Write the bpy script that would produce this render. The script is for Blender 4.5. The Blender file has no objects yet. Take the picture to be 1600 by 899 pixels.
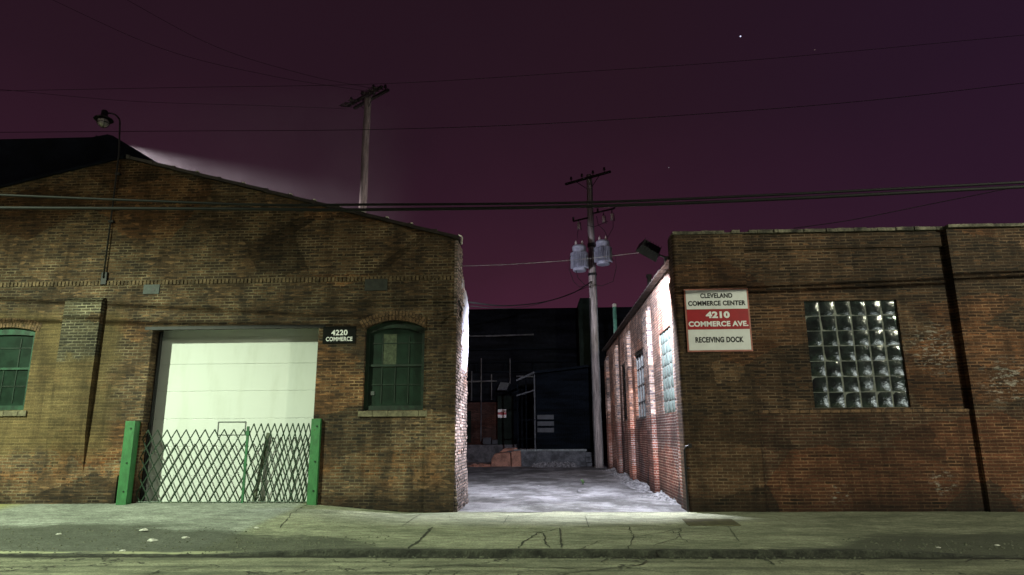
import bpy, bmesh, math, random
from mathutils import Vector, Matrix, noise
random.seed(7)
R = math.radians
sc = bpy.context.scene
col = sc.collection

# ---------------------------------------------------------------- camera
FPX = 1020.3
CAM = Vector((0, -14.35, 1.6))
dY = Vector((49, -228.5, -FPX)).normalized()
dZ = Vector((-29, 4549.5, -FPX)).normalized()
dZ = (dZ - dY * dZ.dot(dY)).normalized()
dX = dY.cross(dZ)
W3 = Matrix((dX, dY, dZ))                      # camera vector -> world vector
cd = bpy.data.cameras.new('camera'); cam = bpy.data.objects.new('camera', cd); col.objects.link(cam)
cam.matrix_world = Matrix.Translation(CAM) @ W3.to_4x4()
cd.sensor_width = 36; cd.lens = 36 * FPX / 1600; cd.clip_start = .05; cd.clip_end = 2000
sc.camera = cam
def ray(px, py): return W3 @ Vector((px - 800, 449.5 - py, -FPX))
def atY(px, py, y=0.):
    d = ray(px, py); return CAM + d * ((y - CAM.y) / d.y)
def atX(px, py, x):
    d = ray(px, py); return CAM + d * ((x - CAM.x) / d.x)
def atZ(px, py, z=0.):
    d = ray(px, py); return CAM + d * ((z - CAM.z) / d.z)

# ---------------------------------------------------------------- world: city night sky
w = bpy.data.worlds.new('World'); sc.world = w; w.use_nodes = True
nt = w.node_tree; nt.nodes.clear()
out = nt.nodes.new('ShaderNodeOutputWorld'); bg = nt.nodes.new('ShaderNodeBackground')
tc = nt.nodes.new('ShaderNodeTexCoord'); sx = nt.nodes.new('ShaderNodeSeparateXYZ')
nt.links.new(tc.outputs['Generated'], sx.inputs[0])
ns = nt.nodes.new('ShaderNodeTexNoise'); ns.inputs['Scale'].default_value = 2.2; ns.inputs['Detail'].default_value = 4
nt.links.new(tc.outputs['Generated'], ns.inputs['Vector'])
ma = nt.nodes.new('ShaderNodeMath'); ma.operation = 'MULTIPLY_ADD'; ma.inputs[1].default_value = .22
nt.links.new(ns.outputs['Fac'], ma.inputs[0]); nt.links.new(sx.outputs['Z'], ma.inputs[2]); ns.inputs['Roughness'].default_value = .6
rp = nt.nodes.new('ShaderNodeValToRGB'); nt.links.new(ma.outputs[0], rp.inputs[0])
cr = rp.color_ramp
cr.elements[0].position = .05; cr.elements[0].color = (.064, .0165, .0345, 1)
cr.elements[1].position = .75; cr.elements[1].color = (.0175, .0070, .0128, 1)
for p, c in ((.25, (.054, .0145, .0310, 1)), (.34, (.040, .0120, .0235, 1)), (.44, (.030, .0097, .0195, 1)), (.56, (.0215, .0080, .0150, 1))):
    e = cr.elements.new(p); e.color = c
hs = nt.nodes.new('ShaderNodeMapRange'); hs.inputs['From Min'].default_value = .15; hs.inputs['From Max'].default_value = .75
nt.links.new(sx.outputs['X'], hs.inputs[0])
mx = nt.nodes.new('ShaderNodeMix'); mx.data_type = 'RGBA'; mx.blend_type = 'MIX'
mx.inputs['B'].default_value = (.018, .0077, .024, 1)
m2 = nt.nodes.new('ShaderNodeMath'); m2.operation = 'MULTIPLY'; m2.inputs[1].default_value = .7
nt.links.new(hs.outputs[0], m2.inputs[0]); nt.links.new(m2.outputs[0], mx.inputs['Factor'])
nt.links.new(rp.outputs[0], mx.inputs['A']); nt.links.new(mx.outputs['Result'], bg.inputs[0])
bg.inputs[1].default_value = 1.0
nt.links.new(bg.outputs[0], out.inputs[0])

# ---------------------------------------------------------------- lights (street lamps out of frame, floodlights, added fill and glint lights)
def spot(name, loc, target, power, color, size, blend=.3, radius=.12):
    l = bpy.data.lights.new(name, 'SPOT'); l.energy = power; l.color = color; l.spot_size = R(size); l.spot_blend = blend
    l.shadow_soft_size = radius
    o = bpy.data.objects.new(name, l); col.objects.link(o); o.location = loc
    o.rotation_euler = (Vector(target) - Vector(loc)).to_track_quat('-Z', 'Y').to_euler(); return o
spot('street_lamp_light', (-14.8, -10.4, 10.2), (-13.6, -8.9, 0), 19000, (.85, 1.0, .70), 128, .50, .14)
spot('street_lamp_spill', (-14.8, -10.4, 10.3), (-13.6, -6, 0), 430, (1.0, .95, .66), 178, .2, .3)
spot('second_street_lamp_light', (19.0, -13.0, 9.6), (17.0, -9.0, 0), 11500, (.98, 1.0, .74), 142.5, .45, .09)
spot('second_street_lamp_spill', (19.0, -13.0, 9.7), (17.0, -7.0, 0), 480, (1.0, .85, .62), 178, .2, .3)
def area(name, loc, target, power, color, sx_, sy_):
    l = bpy.data.lights.new(name, 'AREA'); l.shape = 'RECTANGLE'; l.size = sx_; l.size_y = sy_; l.energy = power; l.color = color
    o = bpy.data.objects.new(name, l); col.objects.link(o); o.location = loc
    o.rotation_euler = (Vector(target) - Vector(loc)).to_track_quat('-Z', 'Y').to_euler()
area('block_glint_light', (18.2, -16.5, 1.7), (7, 0, 1.9), 260, (.90, 1.0, .95), 3.4, 1.6)  # unseen area light added for the glints in the glass blocks
spot('floodlight_beam', (2.36, .66, 5.62), (.8, 5.2, 0), 5600, (.86, .87, 1.0), 130, .40, .08)
spot('floodlight_core', (2.34, .68, 5.60), (-.3, 4.9, 0), 5600, (.86, .87, 1.0), 44, .8, .08)
yl = atY(160, 222, 12.0)
spot('yard_light_beam', yl, yl + Vector((12.0, 0, -5.6)), 14000, (.95, .82, .84), 30, .8, .1)
spot('pole_fill_right', (-3.3, 9.4, 5.2), (2.6, 18.0, 9.0), 3300, (.84, .84, 1.0), 31, .7, .1)  # added spot, brightens the alley pole and its transformers
spot('pole_fill_left', (-3.3, 9.9, 6.2), (-7.6, 12.0, 11.0), 1000, (1.0, .86, .80), 60, .9, .1)  # added spot, brightens the bare pole behind the left roof
spot('yard_lamp_light', (-7.5, 20.0, 5.5), (-3.0, 25.0, 1.5), 150, (1.0, .45, .33), 120, .6, .2)

vs = sc.view_settings
vs.view_transform = 'Standard'; vs.look = 'None'; vs.exposure = 0; vs.gamma = 1; vs.use_curve_mapping = False
sc.render.engine = 'CYCLES'
sc.cycles.volume_bounces = 0; sc.cycles.max_bounces = 6

# ---------------------------------------------------------------- helpers
class MB:
    def __init__(s): s.b = bmesh.new()
    def box(s, x0, x1, y0, y1, z0, z1):
        v = [s.b.verts.new(p) for p in ((x0,y0,z0),(x1,y0,z0),(x1,y1,z0),(x0,y1,z0),(x0,y0,z1),(x1,y0,z1),(x1,y1,z1),(x0,y1,z1))]
        for f in ((0,3,2,1),(4,5,6,7),(0,1,5,4),(1,2,6,5),(2,3,7,6),(3,0,4,7)): s.b.faces.new([v[i] for i in f])
        return s
    def prism(s, pts, a, b, ax='y'):
        if ax == 'y': A = [(p[0], a, p[1]) for p in pts]; B = [(p[0], b, p[1]) for p in pts]
        elif ax == 'x': A = [(a, p[0], p[1]) for p in pts]; B = [(b, p[0], p[1]) for p in pts]
        else: A = [(p[0], p[1], a) for p in pts]; B = [(p[0], p[1], b) for p in pts]
        va = [s.b.verts.new(p) for p in A]; vb = [s.b.verts.new(p) for p in B]
        n = len(pts)
        s.b.faces.new(va); s.b.faces.new(vb[::-1])
        for i in range(n): s.b.faces.new([va[i], vb[i], vb[(i+1) % n], va[(i+1) % n]])
        return s
    def tube(s, pts, r, n=8, r1=None, cap=True):
        pts = [Vector(p) for p in pts]; rings = []
        for i, p in enumerate(pts):
            t = (pts[min(i+1, len(pts)-1)] - pts[max(i-1, 0)]).normalized()
            u = t.cross(Vector((0, 0, 1)))
            if u.length < .05: u = t.cross(Vector((0, 1, 0)))
            u.normalize(); v = t.cross(u)
            rr = r if r1 is None else r + (r1 - r) * i / (len(pts) - 1)
            rings.append([s.b.verts.new(p + (u * math.cos(2*math.pi*k/n) + v * math.sin(2*math.pi*k/n)) * rr) for k in range(n)])
        for a, b in zip(rings, rings[1:]):
            for k in range(n): s.b.faces.new([a[k], a[(k+1) % n], b[(k+1) % n], b[k]])
        if cap: s.b.faces.new(rings[0][::-1]); s.b.faces.new(rings[-1])
        return s
    def lathe(s, prof, c, n=16, M=None):
        c = Vector(c); rings = []
        for r, z in prof:
            ring = []
            for k in range(n):
                p = Vector((r*math.cos(2*math.pi*k/n), r*math.sin(2*math.pi*k/n), z))
                if M: p = M @ p
                ring.append(s.b.verts.new(c + p))
            rings.append(ring)
        for a, b in zip(rings, rings[1:]):
            for k in range(n): s.b.faces.new([a[k], a[(k+1) % n], b[(k+1) % n], b[k]])
        s.b.faces.new(rings[0][::-1]); s.b.faces.new(rings[-1]); return s
    def bar(s, a, b, wd, th, up=(0, -1, 0)):       # flat bar from a to b; th along 'up'
        a = Vector(a); b = Vector(b); t = (b - a).normalized(); u = Vector(up).normalized(); v = t.cross(u).normalized(); u = v.cross(t)
        c = []
        for p in (a, b):
            for i, j in ((-1,-1),(1,-1),(1,1),(-1,1)): c.append(s.b.verts.new(p + v*wd/2*i + u*th/2*j))
        for f in ((0,1,2,3),(7,6,5,4),(0,4,5,1),(1,5,6,2),(2,6,7,3),(3,7,4,0)): s.b.faces.new([c[i] for i in f])
        return s
    def grid(s, x0, x1, nx, y0, y1, ny, fz):
        g = [[s.b.verts.new((x0+(x1-x0)*i/nx, y0+(y1-y0)*j/ny, 0)) for i in range(nx+1)] for j in range(ny+1)]
        for row in g:
            for v in row: v.co.z = fz(v.co.x, v.co.y)
        for j in range(ny):
            for i in range(nx): s.b.faces.new([g[j][i], g[j][i+1], g[j+1][i+1], g[j+1][i]])
        return s
    def build(s, name, mat, parent=None, smooth=False, bevel=0, **props):
        bmesh.ops.recalc_face_normals(s.b, faces=s.b.faces)
        me = bpy.data.meshes.new(name); s.b.to_mesh(me); s.b.free()
        if smooth:
            for p in me.polygons: p.use_smooth = True
        me.materials.append(mat)
        o = bpy.data.objects.new(name, me); col.objects.link(o)
        if parent:
            o.parent = parent
            p = parent; off = Vector((0, 0, 0))
            while p: off += p.location; p = p.parent
            o.location = -off
        if bevel:
            m = o.modifiers.new('bevel', 'BEVEL'); m.width = bevel; m.segments = 2; m.limit_method = 'ANGLE'
        for k, v in props.items(): o[k] = v
        return o
def tag(o, label, cat, group=None, kind=None):
    o['label'] = label; o['category'] = cat
    if group: o['group'] = group
    if kind: o['kind'] = kind
    return o
def thing(name, label, cat, loc, group=None):
    o = bpy.data.objects.new(name, None); col.objects.link(o); o.location = loc; o.empty_display_size = .2
    return tag(o, label, cat, group)
def copy_tree(o, parent=None):
    c = o.copy(); col.objects.link(c); c.parent = parent
    for ch in [k for k in bpy.data.objects if k.parent == o]: copy_tree(ch, c)
    return c
def fbm(x, y, z=0., s=1., o=4): return noise.fractal(Vector((x*s, y*s, z*s)), 1.0, 2.0, o)

# ---------------------------------------------------------------- materials
class NT:
    def __init__(s, name):
        s.m = bpy.data.materials.new(name); s.m.use_nodes = True; s.t = s.m.node_tree
        s.p = s.t.nodes['Principled BSDF']
    def n(s, typ, **kw):
        nd = s.t.nodes.new(typ)
        for k, v in kw.items(): setattr(nd, k, v)
        return nd
    def l(s, a, b): s.t.links.new(a, b)
    def val(s, v, inp):
        if isinstance(v, (int, float)): inp.default_value = v
        elif isinstance(v, tuple): inp.default_value = v if len(v) == 4 or len(inp.default_value) == 3 else (*v, 1)
        else: s.l(v, inp)
    def math(s, op, a, b=0., c=None, clamp=False):
        nd = s.n('ShaderNodeMath', operation=op, use_clamp=clamp); s.val(a, nd.inputs[0]); s.val(b, nd.inputs[1])
        if c is not None: s.val(c, nd.inputs[2])
        return nd.outputs[0]
    def pos(s):
        if not hasattr(s, '_p'):
            s._g = s.n('ShaderNodeNewGeometry'); s._s = s.n('ShaderNodeSeparateXYZ'); s.l(s._g.outputs['Position'], s._s.inputs[0]); s._p = s._g.outputs['Position']
        return s._p
    def xyz(s): s.pos(); return s._s.outputs
    def noise(s, scale, detail=4, rough=.55, stretch=None, dist=0.):
        nd = s.n('ShaderNodeTexNoise'); nd.inputs['Scale'].default_value = scale; nd.inputs['Detail'].default_value = detail
        nd.inputs['Roughness'].default_value = rough; nd.inputs['Distortion'].default_value = dist
        v = s.pos()
        if stretch:
            mp = s.n('ShaderNodeMapping'); mp.inputs['Scale'].default_value = stretch; s.l(v, mp.inputs[0]); v = mp.outputs[0]
        s.l(v, nd.inputs['Vector']); return nd.outputs['Fac']
    def ramp(s, v, a, b, ca=0., cb=1.):
        nd = s.n('ShaderNodeMapRange'); s.val(v, nd.inputs[0]); nd.inputs[1].default_value = a; nd.inputs[2].default_value = b
        nd.inputs[3].default_value = ca; nd.inputs[4].default_value = cb; nd.interpolation_type = 'SMOOTHSTEP'; return nd.outputs[0]
    def mix(s, f, a, b, mode='MIX'):
        nd = s.n('ShaderNodeMix', data_type='RGBA', blend_type=mode); s.val(f, nd.inputs['Factor']); s.val(a, nd.inputs['A']); s.val(b, nd.inputs['B'])
        return nd.outputs['Result']
    def mul(s, c, f):                                   # colour * scalar
        nd = s.n('ShaderNodeVectorMath', operation='SCALE'); s.val(c if not isinstance(c, tuple) else c[:3], nd.inputs[0]); s.val(f, nd.inputs['Scale']); return nd.outputs[0]
    def bump(s, h, strength=.5, dist=.01):
        nd = s.n('ShaderNodeBump'); s.val(h, nd.inputs['Height']); nd.inputs['Strength'].default_value = strength; nd.inputs['Distance'].default_value = dist
        s.l(nd.outputs[0], s.p.inputs['Normal'])
    def done(s, c, rough=.85, metal=0., spec=None):
        s.val(c, s.p.inputs['Base Color']); s.val(rough, s.p.inputs['Roughness']); s.p.inputs['Metallic'].default_value = metal
        if spec is not None: s.p.inputs['Specular IOR Level'].default_value = spec
        return s.m
def simple(name, c, rough=.7, metal=0., nscale=6., var=.35, bump=.2, bd=.004, stretch=None, spec=None):
    t = NT(name); n1 = t.noise(nscale, 5, .6, stretch); n2 = t.noise(nscale*7, 3)
    f = t.math('MULTIPLY', t.ramp(n1, .3, .7, 1-var, 1+var), t.ramp(n2, .3, .7, 1-var*.4, 1+var*.4))
    t.bump(t.math('ADD', n1, n2), bump, bd)
    return t.done(t.mul(c, f), rough, metal, spec)

def brick(name, c1, c2, mortar, low=None, zsplit=2.05, soot=.5, orange=None, msize=.012, bw=.213, rough=.88, chips=None, smear=None, seed=0., smooth_m=.25, bump=.7, tint=(1.18, .93, .80, 1), olive=False):
    t = NT(name); X, Y, Z = t.xyz()[0], t.xyz()[1], t.xyz()[2]
    wob = t.math('MULTIPLY_ADD', t.noise(1.6, 2), .02, -.01)
    wob2 = t.math('MULTIPLY_ADD', t.noise(14, 2), .007, -.0035)
    u = t.math('ADD', t.math('ADD', X, Y), wob2); v = t.math('ADD', t.math('ADD', Z, wob), wob2)
    cb = t.n('ShaderNodeCombineXYZ'); t.l(u, cb.inputs[0]); t.l(v, cb.inputs[1]); cb.inputs[2].default_value = 0
    br = t.n('ShaderNodeTexBrick'); t.l(cb.outputs[0], br.inputs['Vector'])
    br.inputs['Scale'].default_value = 1; br.inputs['Mortar Size'].default_value = msize; br.inputs['Mortar Smooth'].default_value = smooth_m
    br.inputs['Brick Width'].default_value = bw; br.inputs['Row Height'].default_value = .0677
    br.inputs['Color1'].default_value = (0, 0, 0, 1); br.inputs['Color2'].default_value = (1, 1, 1, 1); br.inputs['Mortar'].default_value = (.5, .5, .5, 1)
    rnd = br.outputs['Color']; fac = br.outputs['Fac']
    big = t.noise(.55, 4, .6); mid = t.noise(2.3, 5, .65); fine = t.noise(40, 3, .6)
    bc = t.mix(t.ramp(rnd, 0, 1), c1, c2); bc = t.mix(t.math('MULTIPLY', t.ramp(t.noise(5.5, 1, .5, (.75, .75, 2.6)), .60, .66), .8), bc, tuple(k*1.9 for k in c1)); bc = t.mix(t.math('MULTIPLY', t.ramp(t.noise(4.7, 1, .5, (.8, .8, 2.9)), .37, .33), .8), bc, tuple(k*.3 for k in c1))
    if orange:
        band = t.math('MULTIPLY', t.ramp(Z, .35, .8), t.ramp(Z, 1.5, 1.15))
        f = t.math('MULTIPLY', t.ramp(mid, .44, .56), t.math('MAXIMUM', band, t.ramp(big, .60, .72)))
        bc = t.mix(t.math('MULTIPLY', f, t.ramp(rnd, .2, .7, .1, .6)), bc, orange)
    if low: bc = t.mix(t.ramp(Z, zsplit+.04, zsplit-.04), bc, t.mix(rnd, low, tuple(k*.5 for k in low)))
    # a few very dark and a few pale bricks
    bc = t.mix(t.ramp(t.math('MULTIPLY', rnd, t.ramp(mid, .35, .65)), .62, .8), bc, tuple(k*.35 for k in c1))
    mo = t.mul(mortar, t.ramp(mid, .3, .7, .55, 1.15))
    if smear: fac_c = t.math('MULTIPLY', fac, t.ramp(t.noise(1.1, 5, .65), .38, .62, .95, smear))
    else: fac_c = fac
    c = t.mix(fac_c, bc, mo)
    wv = t.n('ShaderNodeCombineXYZ'); t.l(t.math('MULTIPLY', t.math('ADD', u, t.math('MULTIPLY', mid, .5)), .42), wv.inputs[0]); t.l(t.math('MULTIPLY', t.math('ADD', v, t.math('MULTIPLY', mid, .45)), .95), wv.inputs[1])
    vc = t.n('ShaderNodeTexVoronoi'); vc.inputs['Scale'].default_value = 1.15; t.l(wv.outputs[0], vc.inputs['Vector'])
    sc3 = t.n('ShaderNodeSeparateXYZ'); t.l(vc.outputs['Color'], sc3.inputs[0])
    c = t.mul(c, t.ramp(sc3.outputs[0], .1, .9, .62, 1.25))
    c = t.mix(t.ramp(sc3.outputs[1], .70, .80), c, t.mix(1., c, tint, 'MULTIPLY'))
    if olive:
        f = t.math('MULTIPLY', t.ramp(t.math('ADD', X, t.math('MULTIPLY', mid, 1.4)), -8.6, -9.2), t.math('MULTIPLY', t.ramp(t.math('ADD', Z, mid), *olive), t.ramp(t.math('ADD', Z, mid), 1.5, 2.0)))
        c = t.mix(t.math('MULTIPLY', f, .72), c, t.mul((.120, .086, .036), t.ramp(fac, 0, 1, .9, 1.15)))
    c = t.mix(t.math('MULTIPLY', t.ramp(big, .42, .68), soot), c, t.mul(c, .42))
    if chips:                                            # scraps of old white paint
        s = 0.
        for (cx, cz, rr) in chips:
            dx = t.math('SUBTRACT', X, cx); dz = t.math('SUBTRACT', Z, cz)
            d = t.math('SQRT', t.math('ADD', t.math('MULTIPLY', dx, dx), t.math('MULTIPLY', dz, dz)))
            s = t.math('MAXIMUM', s, t.ramp(d, rr, rr*.3))
        n = t.noise(9, 5, .7, (.8, 1, 2.2))
        c = t.mix(t.math('MULTIPLY', s, t.math('MULTIPLY', t.ramp(n, .52, .60), .6)), c, (.30, .28, .24))
    c = t.mul(c, t.ramp(fine, .25, .75, .72, 1.28))
    c = t.mul(c, t.ramp(mid, .25, .75, .84, 1.15)); c = t.mul(c, t.ramp(t.noise(9, 3, .7, (.09, .09, 1.5)), .3, .7, .70, 1.32)); c = t.mul(c, t.ramp(t.noise(2.6, 5, .72, (1, 1, .16)), .42, .72, 1.08, .55))
    base = t.ramp(t.math('ADD', Z, t.math('MULTIPLY', mid, -.5)), -.25, .35, .38, 1.)        # splash-back grime at the foot of the wall
    c = t.mul(c, base)
    h = t.math('ADD', t.math('MULTIPLY', fac, -1.), t.math('ADD', t.math('MULTIPLY', fine, .45), t.math('MULTIPLY', rnd, .35)))
    t.bump(h, bump, .012)
    return t.done(c, rough, 0, .25)

M = {}
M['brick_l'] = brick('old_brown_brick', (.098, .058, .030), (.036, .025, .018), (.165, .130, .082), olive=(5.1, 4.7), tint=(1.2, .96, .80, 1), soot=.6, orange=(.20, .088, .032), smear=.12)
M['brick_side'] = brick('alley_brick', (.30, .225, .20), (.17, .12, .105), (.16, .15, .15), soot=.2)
M['brick_pil'] = brick('grey_pilaster_brick', (.075, .060, .036), (.042, .036, .026), (.19, .17, .115), soot=.3, olive=(3.9, 3.7))
M['brick_r'] = brick('dark_roman_brick', (.068, .036, .018), (.024, .015, .010), (.115, .080, .050), low=(.074, .034, .019), soot=.6, orange=None, bw=.30, msize=.012,
    chips=[(7.95+.45, 3.35, .75), (9.75, 2.6, .7), (10.6, 2.1, .6), (9.9, .35, .5), (8.2, .55, .35), (6.1, .3, .3), (4.0, 3.0, .3)])
M['brick_pier'] = brick('brown_pier_brick', (.078, .044, .022), (.032, .020, .013), (.110, .075, .045), low=(.080, .040, .020), zsplit=1.95, soot=.5)
M['brick_ralley'] = brick('alley_red_brick', (.21, .105, .070), (.11, .058, .042), (.27, .235, .21), low=(.11, .030, .020), zsplit=2.05, soot=.25)
M['brick_quoin'] = brick('alley_pier_brick', (.34, .22, .16), (.055, .045, .055), (.30, .26, .24), low=(.20, .07, .045), soot=.1, bump=.5)
M['brick_back'] = brick('far_brick', (.05, .022, .016), (.035, .016, .012), (.05, .035, .03), soot=.3)
M['soldier'] = simple('soldier_brick', (.115, .078, .042), .9, nscale=5, var=.6, bump=.4)
M['soldier_dark'] = simple('arch_brick', (.105, .060, .030), .9, nscale=7, var=.6, bump=.4)
M['mortar'] = simple('mortar', (.17, .14, .09), .95, nscale=9)
M['stone'] = simple('sill_stone', (.12, .105, .065), .9, nscale=8)
M['tar'] = simple('tarred_roof', (.005, .006, .012), .95, spec=.1, nscale=1.5)
M['cop'] = simple('clay_coping', (.022, .017, .015), .55, nscale=7, var=.5)
M['chip'] = simple('pale_coping_edge', (.50, .47, .42), .4, nscale=20)  # pale tone imitates white reflections on the coping joints
M['rubble_cop'] = simple('broken_coping', (.085, .078, .055), .9, nscale=2.5, var=.9, bump=.7, bd=.02)
M['door'] = None
t = NT('white_door_paint'); nz = t.noise(3, 5, .6, (1, 1, .25)); Zs = t.xyz()[2]
dirt = t.math('MULTIPLY', t.ramp(nz, .45, .75), .25)
M['door'] = t.done(t.mix(dirt, (.56, .59, .57), (.36, .38, .32)), .45)
M['door_line'] = simple('door_joint', (.45, .475, .45), .8)
t = NT('green_enamel'); n1 = t.noise(9, 6, .75, (1, 1, .5)); n2 = t.noise(38, 4, .7)
c = t.mul((.026, .135, .040), t.ramp(n1, .3, .7, .72, 1.2)); c = t.mix(t.ramp(t.math('ADD', n1, t.math('MULTIPLY', n2, .6)), .97, 1.02), c, (.045, .028, .016)); t.bump(n2, .3, .004)
M['green_paint'] = t.done(c, .55)
M['green_dark'] = simple('dark_green_paint', (.0045, .017, .009), .5, nscale=7, var=.5)
M['green_mid'] = simple('window_green_paint', (.010, .044, .023), .5, nscale=7, var=.5)
M['gate'] = simple('gate_green_steel', (.012, .030, .016), .45, .3, nscale=12)
M['post'] = simple('gate_post_green', (.02, .11, .04), .5, nscale=12)
M['iron'] = simple('black_iron', (.012, .012, .013), .5, .3, nscale=10)
M['steel'] = simple('grey_steel', (.09, .10, .10), .5, .4, nscale=9)
M['plate'] = simple('wall_plate_paint', (.026, .036, .034), .6, nscale=9)
M['plate2'] = simple('dark_wall_plate', (.022, .024, .020), .6, nscale=9)
M['pglass'] = None
t = NT('dirty_green_glass'); nz = t.noise(4, 5, .6)
t.bump(t.noise(220, 1), .25, .002)
M['pglass'] = t.done(t.mix(t.ramp(nz, .35, .65), (.004, .014, .008), (.009, .026, .016)), .32)
M['dglass'] = simple('dark_glass', (.010, .013, .016), .12, nscale=3, var=.5, bump=.05)
M['blind'] = simple('pale_blind', (.050, .065, .036), .8, nscale=14, var=.4)
t = NT('glass_block'); nz = t.noise(24, 3, .6)
t.bump(nz, .26, .014)
M['gblock'] = t.done(t.mix(t.ramp(t.noise(5, 3), .3, .7), (.007, .011, .010), (.022, .032, .029)), t.ramp(t.noise(3.3, 3), .35, .65, .04, .13), 0, .8)
t = NT('ribbed_glass_block'); nz = t.noise(18, 2, .5)
t.bump(nz, .3, .01)
M['gblock2'] = t.done((.17, .22, .20), .18, 0, .7)
M['grout'] = simple('block_joint', (.13, .14, .125), .8, nscale=12)
M['white_sign'] = simple('sign_white', (.66, .68, .68), .4, nscale=2, var=.06, bump=.02)
M['red_sign'] = simple('sign_red', (.30, .010, .016), .4, nscale=2, var=.1, bump=.02)
M['sign_edge'] = simple('sign_rim', (.33, .12, .09), .5, nscale=5, var=.2)
M['black_sign'] = simple('sign_black', (.004, .0045, .004), .8, spec=.15, nscale=3, var=.2, bump=.02)
M['black_ink'] = simple('black_lettering', (.008, .008, .009), .5, nscale=3, var=.1, bump=0)
M['white_ink'] = simple('white_lettering', (.74, .74, .74), .5, nscale=3, var=.05, bump=0)
M['wood'] = simple('pole_wood', (.27, .235, .22), .9, nscale=9, var=.55, bump=.8, bd=.012, stretch=(2, 2, .15))
M['wood_dark'] = simple('crossarm_wood', (.025, .020, .018), .9, nscale=9, var=.4)
M['plank'] = simple('grey_plank', (.10, .12, .08), .85, nscale=9, stretch=(1, 1, .2))
M['trans'] = simple('transformer_paint', (.30, .31, .37), .45, .1, nscale=5, var=.25)
M['porc'] = simple('porcelain', (.55, .48, .44), .25, nscale=8)
M['porc_dark'] = simple('brown_porcelain', (.022, .014, .014), .3, nscale=8)
M['cable'] = simple('black_cable', (.0045, .005, .005), .75, nscale=3, spec=.3)
M['cable_pale'] = simple('bare_cable', (.42, .42, .44), .35, .5, nscale=3)
M['globe'] = simple('lamp_globe', (.20, .17, .19), .15, nscale=8)
M['pipe_green'] = simple('green_pipe', (.055, .16, .12), .45, nscale=4)
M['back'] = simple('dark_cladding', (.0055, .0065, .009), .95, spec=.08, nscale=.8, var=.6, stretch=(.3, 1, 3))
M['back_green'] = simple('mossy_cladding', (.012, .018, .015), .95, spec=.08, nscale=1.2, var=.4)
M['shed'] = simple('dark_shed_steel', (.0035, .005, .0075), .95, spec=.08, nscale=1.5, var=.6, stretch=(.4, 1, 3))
M['louver'] = simple('grey_louver', (.018, .022, .03), .6, nscale=3)
M['concrete'] = simple('dock_concrete', (.075, .078, .085), .9, nscale=3, var=.5, bump=.5)
M['orange_block'] = simple('reddened_block', (.26, .13, .09), .9, nscale=3, var=.4, bump=.5)  # concrete with the reddish yard light put into its colour
M['snow'] = simple('dirty_ice', (.15, .15, .155), .8, nscale=9, var=.75, bump=.9, bd=.03)
M['scrap'] = simple('pale_scrap', (.38, .38, .34), .6, nscale=15)
M['stone_bit'] = simple('loose_stone', (.07, .075, .05), .9, nscale=15)
M['leaf'] = simple('weed_leaf', (.05, .11, .03), .7, nscale=15)
M['white_plaster'] = simple('whitewashed_plaster', (.40, .40, .47), .85, nscale=5, var=.25, bump=.6, bd=.02)
M['dark_red'] = simple('red_glow_brick', (.30, .085, .06), .8, nscale=3)  # red brick at the wall end, reddish glow put into the colour

# ground materials
t = NT('worn_asphalt'); X, Y = t.xyz()[0], t.xyz()[1]
st = t.noise(2.0, 5, .62, (.22, 2.6, 1)); gr = t.noise(90, 3, .7); bl = t.noise(.9, 4, .6)
vo = t.n('ShaderNodeTexVoronoi', feature='DISTANCE_TO_EDGE'); vo.inputs['Scale'].default_value = .9
mp = t.n('ShaderNodeMapping'); mp.inputs['Scale'].default_value = (.55, 1.3, 1)
add = t.n('ShaderNodeVectorMath', operation='ADD'); nn = t.n('ShaderNodeTexNoise'); nn.inputs['Scale'].default_value = 2.5; nn.inputs['Detail'].default_value = 5
t.l(t.pos(), nn.inputs['Vector']); t.l(nn.outputs['Color'], add.inputs[0]); t.l(t.pos(), add.inputs[1]); t.l(add.outputs[0], mp.inputs[0]); t.l(mp.outputs[0], vo.inputs['Vector'])
crk = t.math('MULTIPLY', t.ramp(vo.outputs['Distance'], .022, .006), t.ramp(bl, .45, .55))
c = t.mix(t.ramp(st, .3, .7), (.075, .080, .055), (.215, .22, .15))
c = t.mul(c, t.ramp(t.noise(34, 4, .8), .35, .65, .62, 1.38))
c = t.mul(c, t.ramp(bl, .3, .7, .75, 1.15))
gut = t.ramp(t.math('ADD', Y, t.math('MULTIPLY', t.noise(3, 5, .7), .35)), -4.56, -4.44)
c = t.mix(gut, c, (.012, .012, .009)); c = t.mul(c, t.ramp(t.noise(6, 6, .75), .3, .7, .7, 1.25))
c = t.mix(crk, c, (.018, .018, .014))
t.bump(t.math('ADD', t.math('MULTIPLY', gr, .7), t.math('MULTIPLY', crk, -2.)), .6, .012)
M['street'] = t.done(c, .8, 0, .3)

t = NT('pavement_concrete'); X, Y = t.xyz()[0], t.xyz()[1]
gr = t.noise(80, 3, .7); bl = t.noise(1.1, 5, .62, (.5, 1.4, 1)); md = t.noise(5, 5, .65, (.7, 1.6, 1))
c = t.mix(t.ramp(bl, .35, .65), (.135, .145, .098), (.235, .245, .170))
apron = t.ramp(X, -5.0, -5.25)                                                # smooth pale asphalt apron in front of the door
c = t.mix(apron, c, t.mix(t.ramp(bl, .3, .7), (.165, .180, .155), (.265, .285, .25)))
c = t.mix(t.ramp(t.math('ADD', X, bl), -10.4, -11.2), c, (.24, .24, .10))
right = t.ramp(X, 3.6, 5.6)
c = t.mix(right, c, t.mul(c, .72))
c = t.mul(c, t.ramp(t.noise(34, 4, .8), .35, .65, .68, 1.32)); c = t.mul(c, t.ramp(md, .3, .7, .62, 1.25)); c = t.mul(c, t.ramp(t.noise(22, 5, .75), .3, .7, .75, 1.25))
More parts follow.
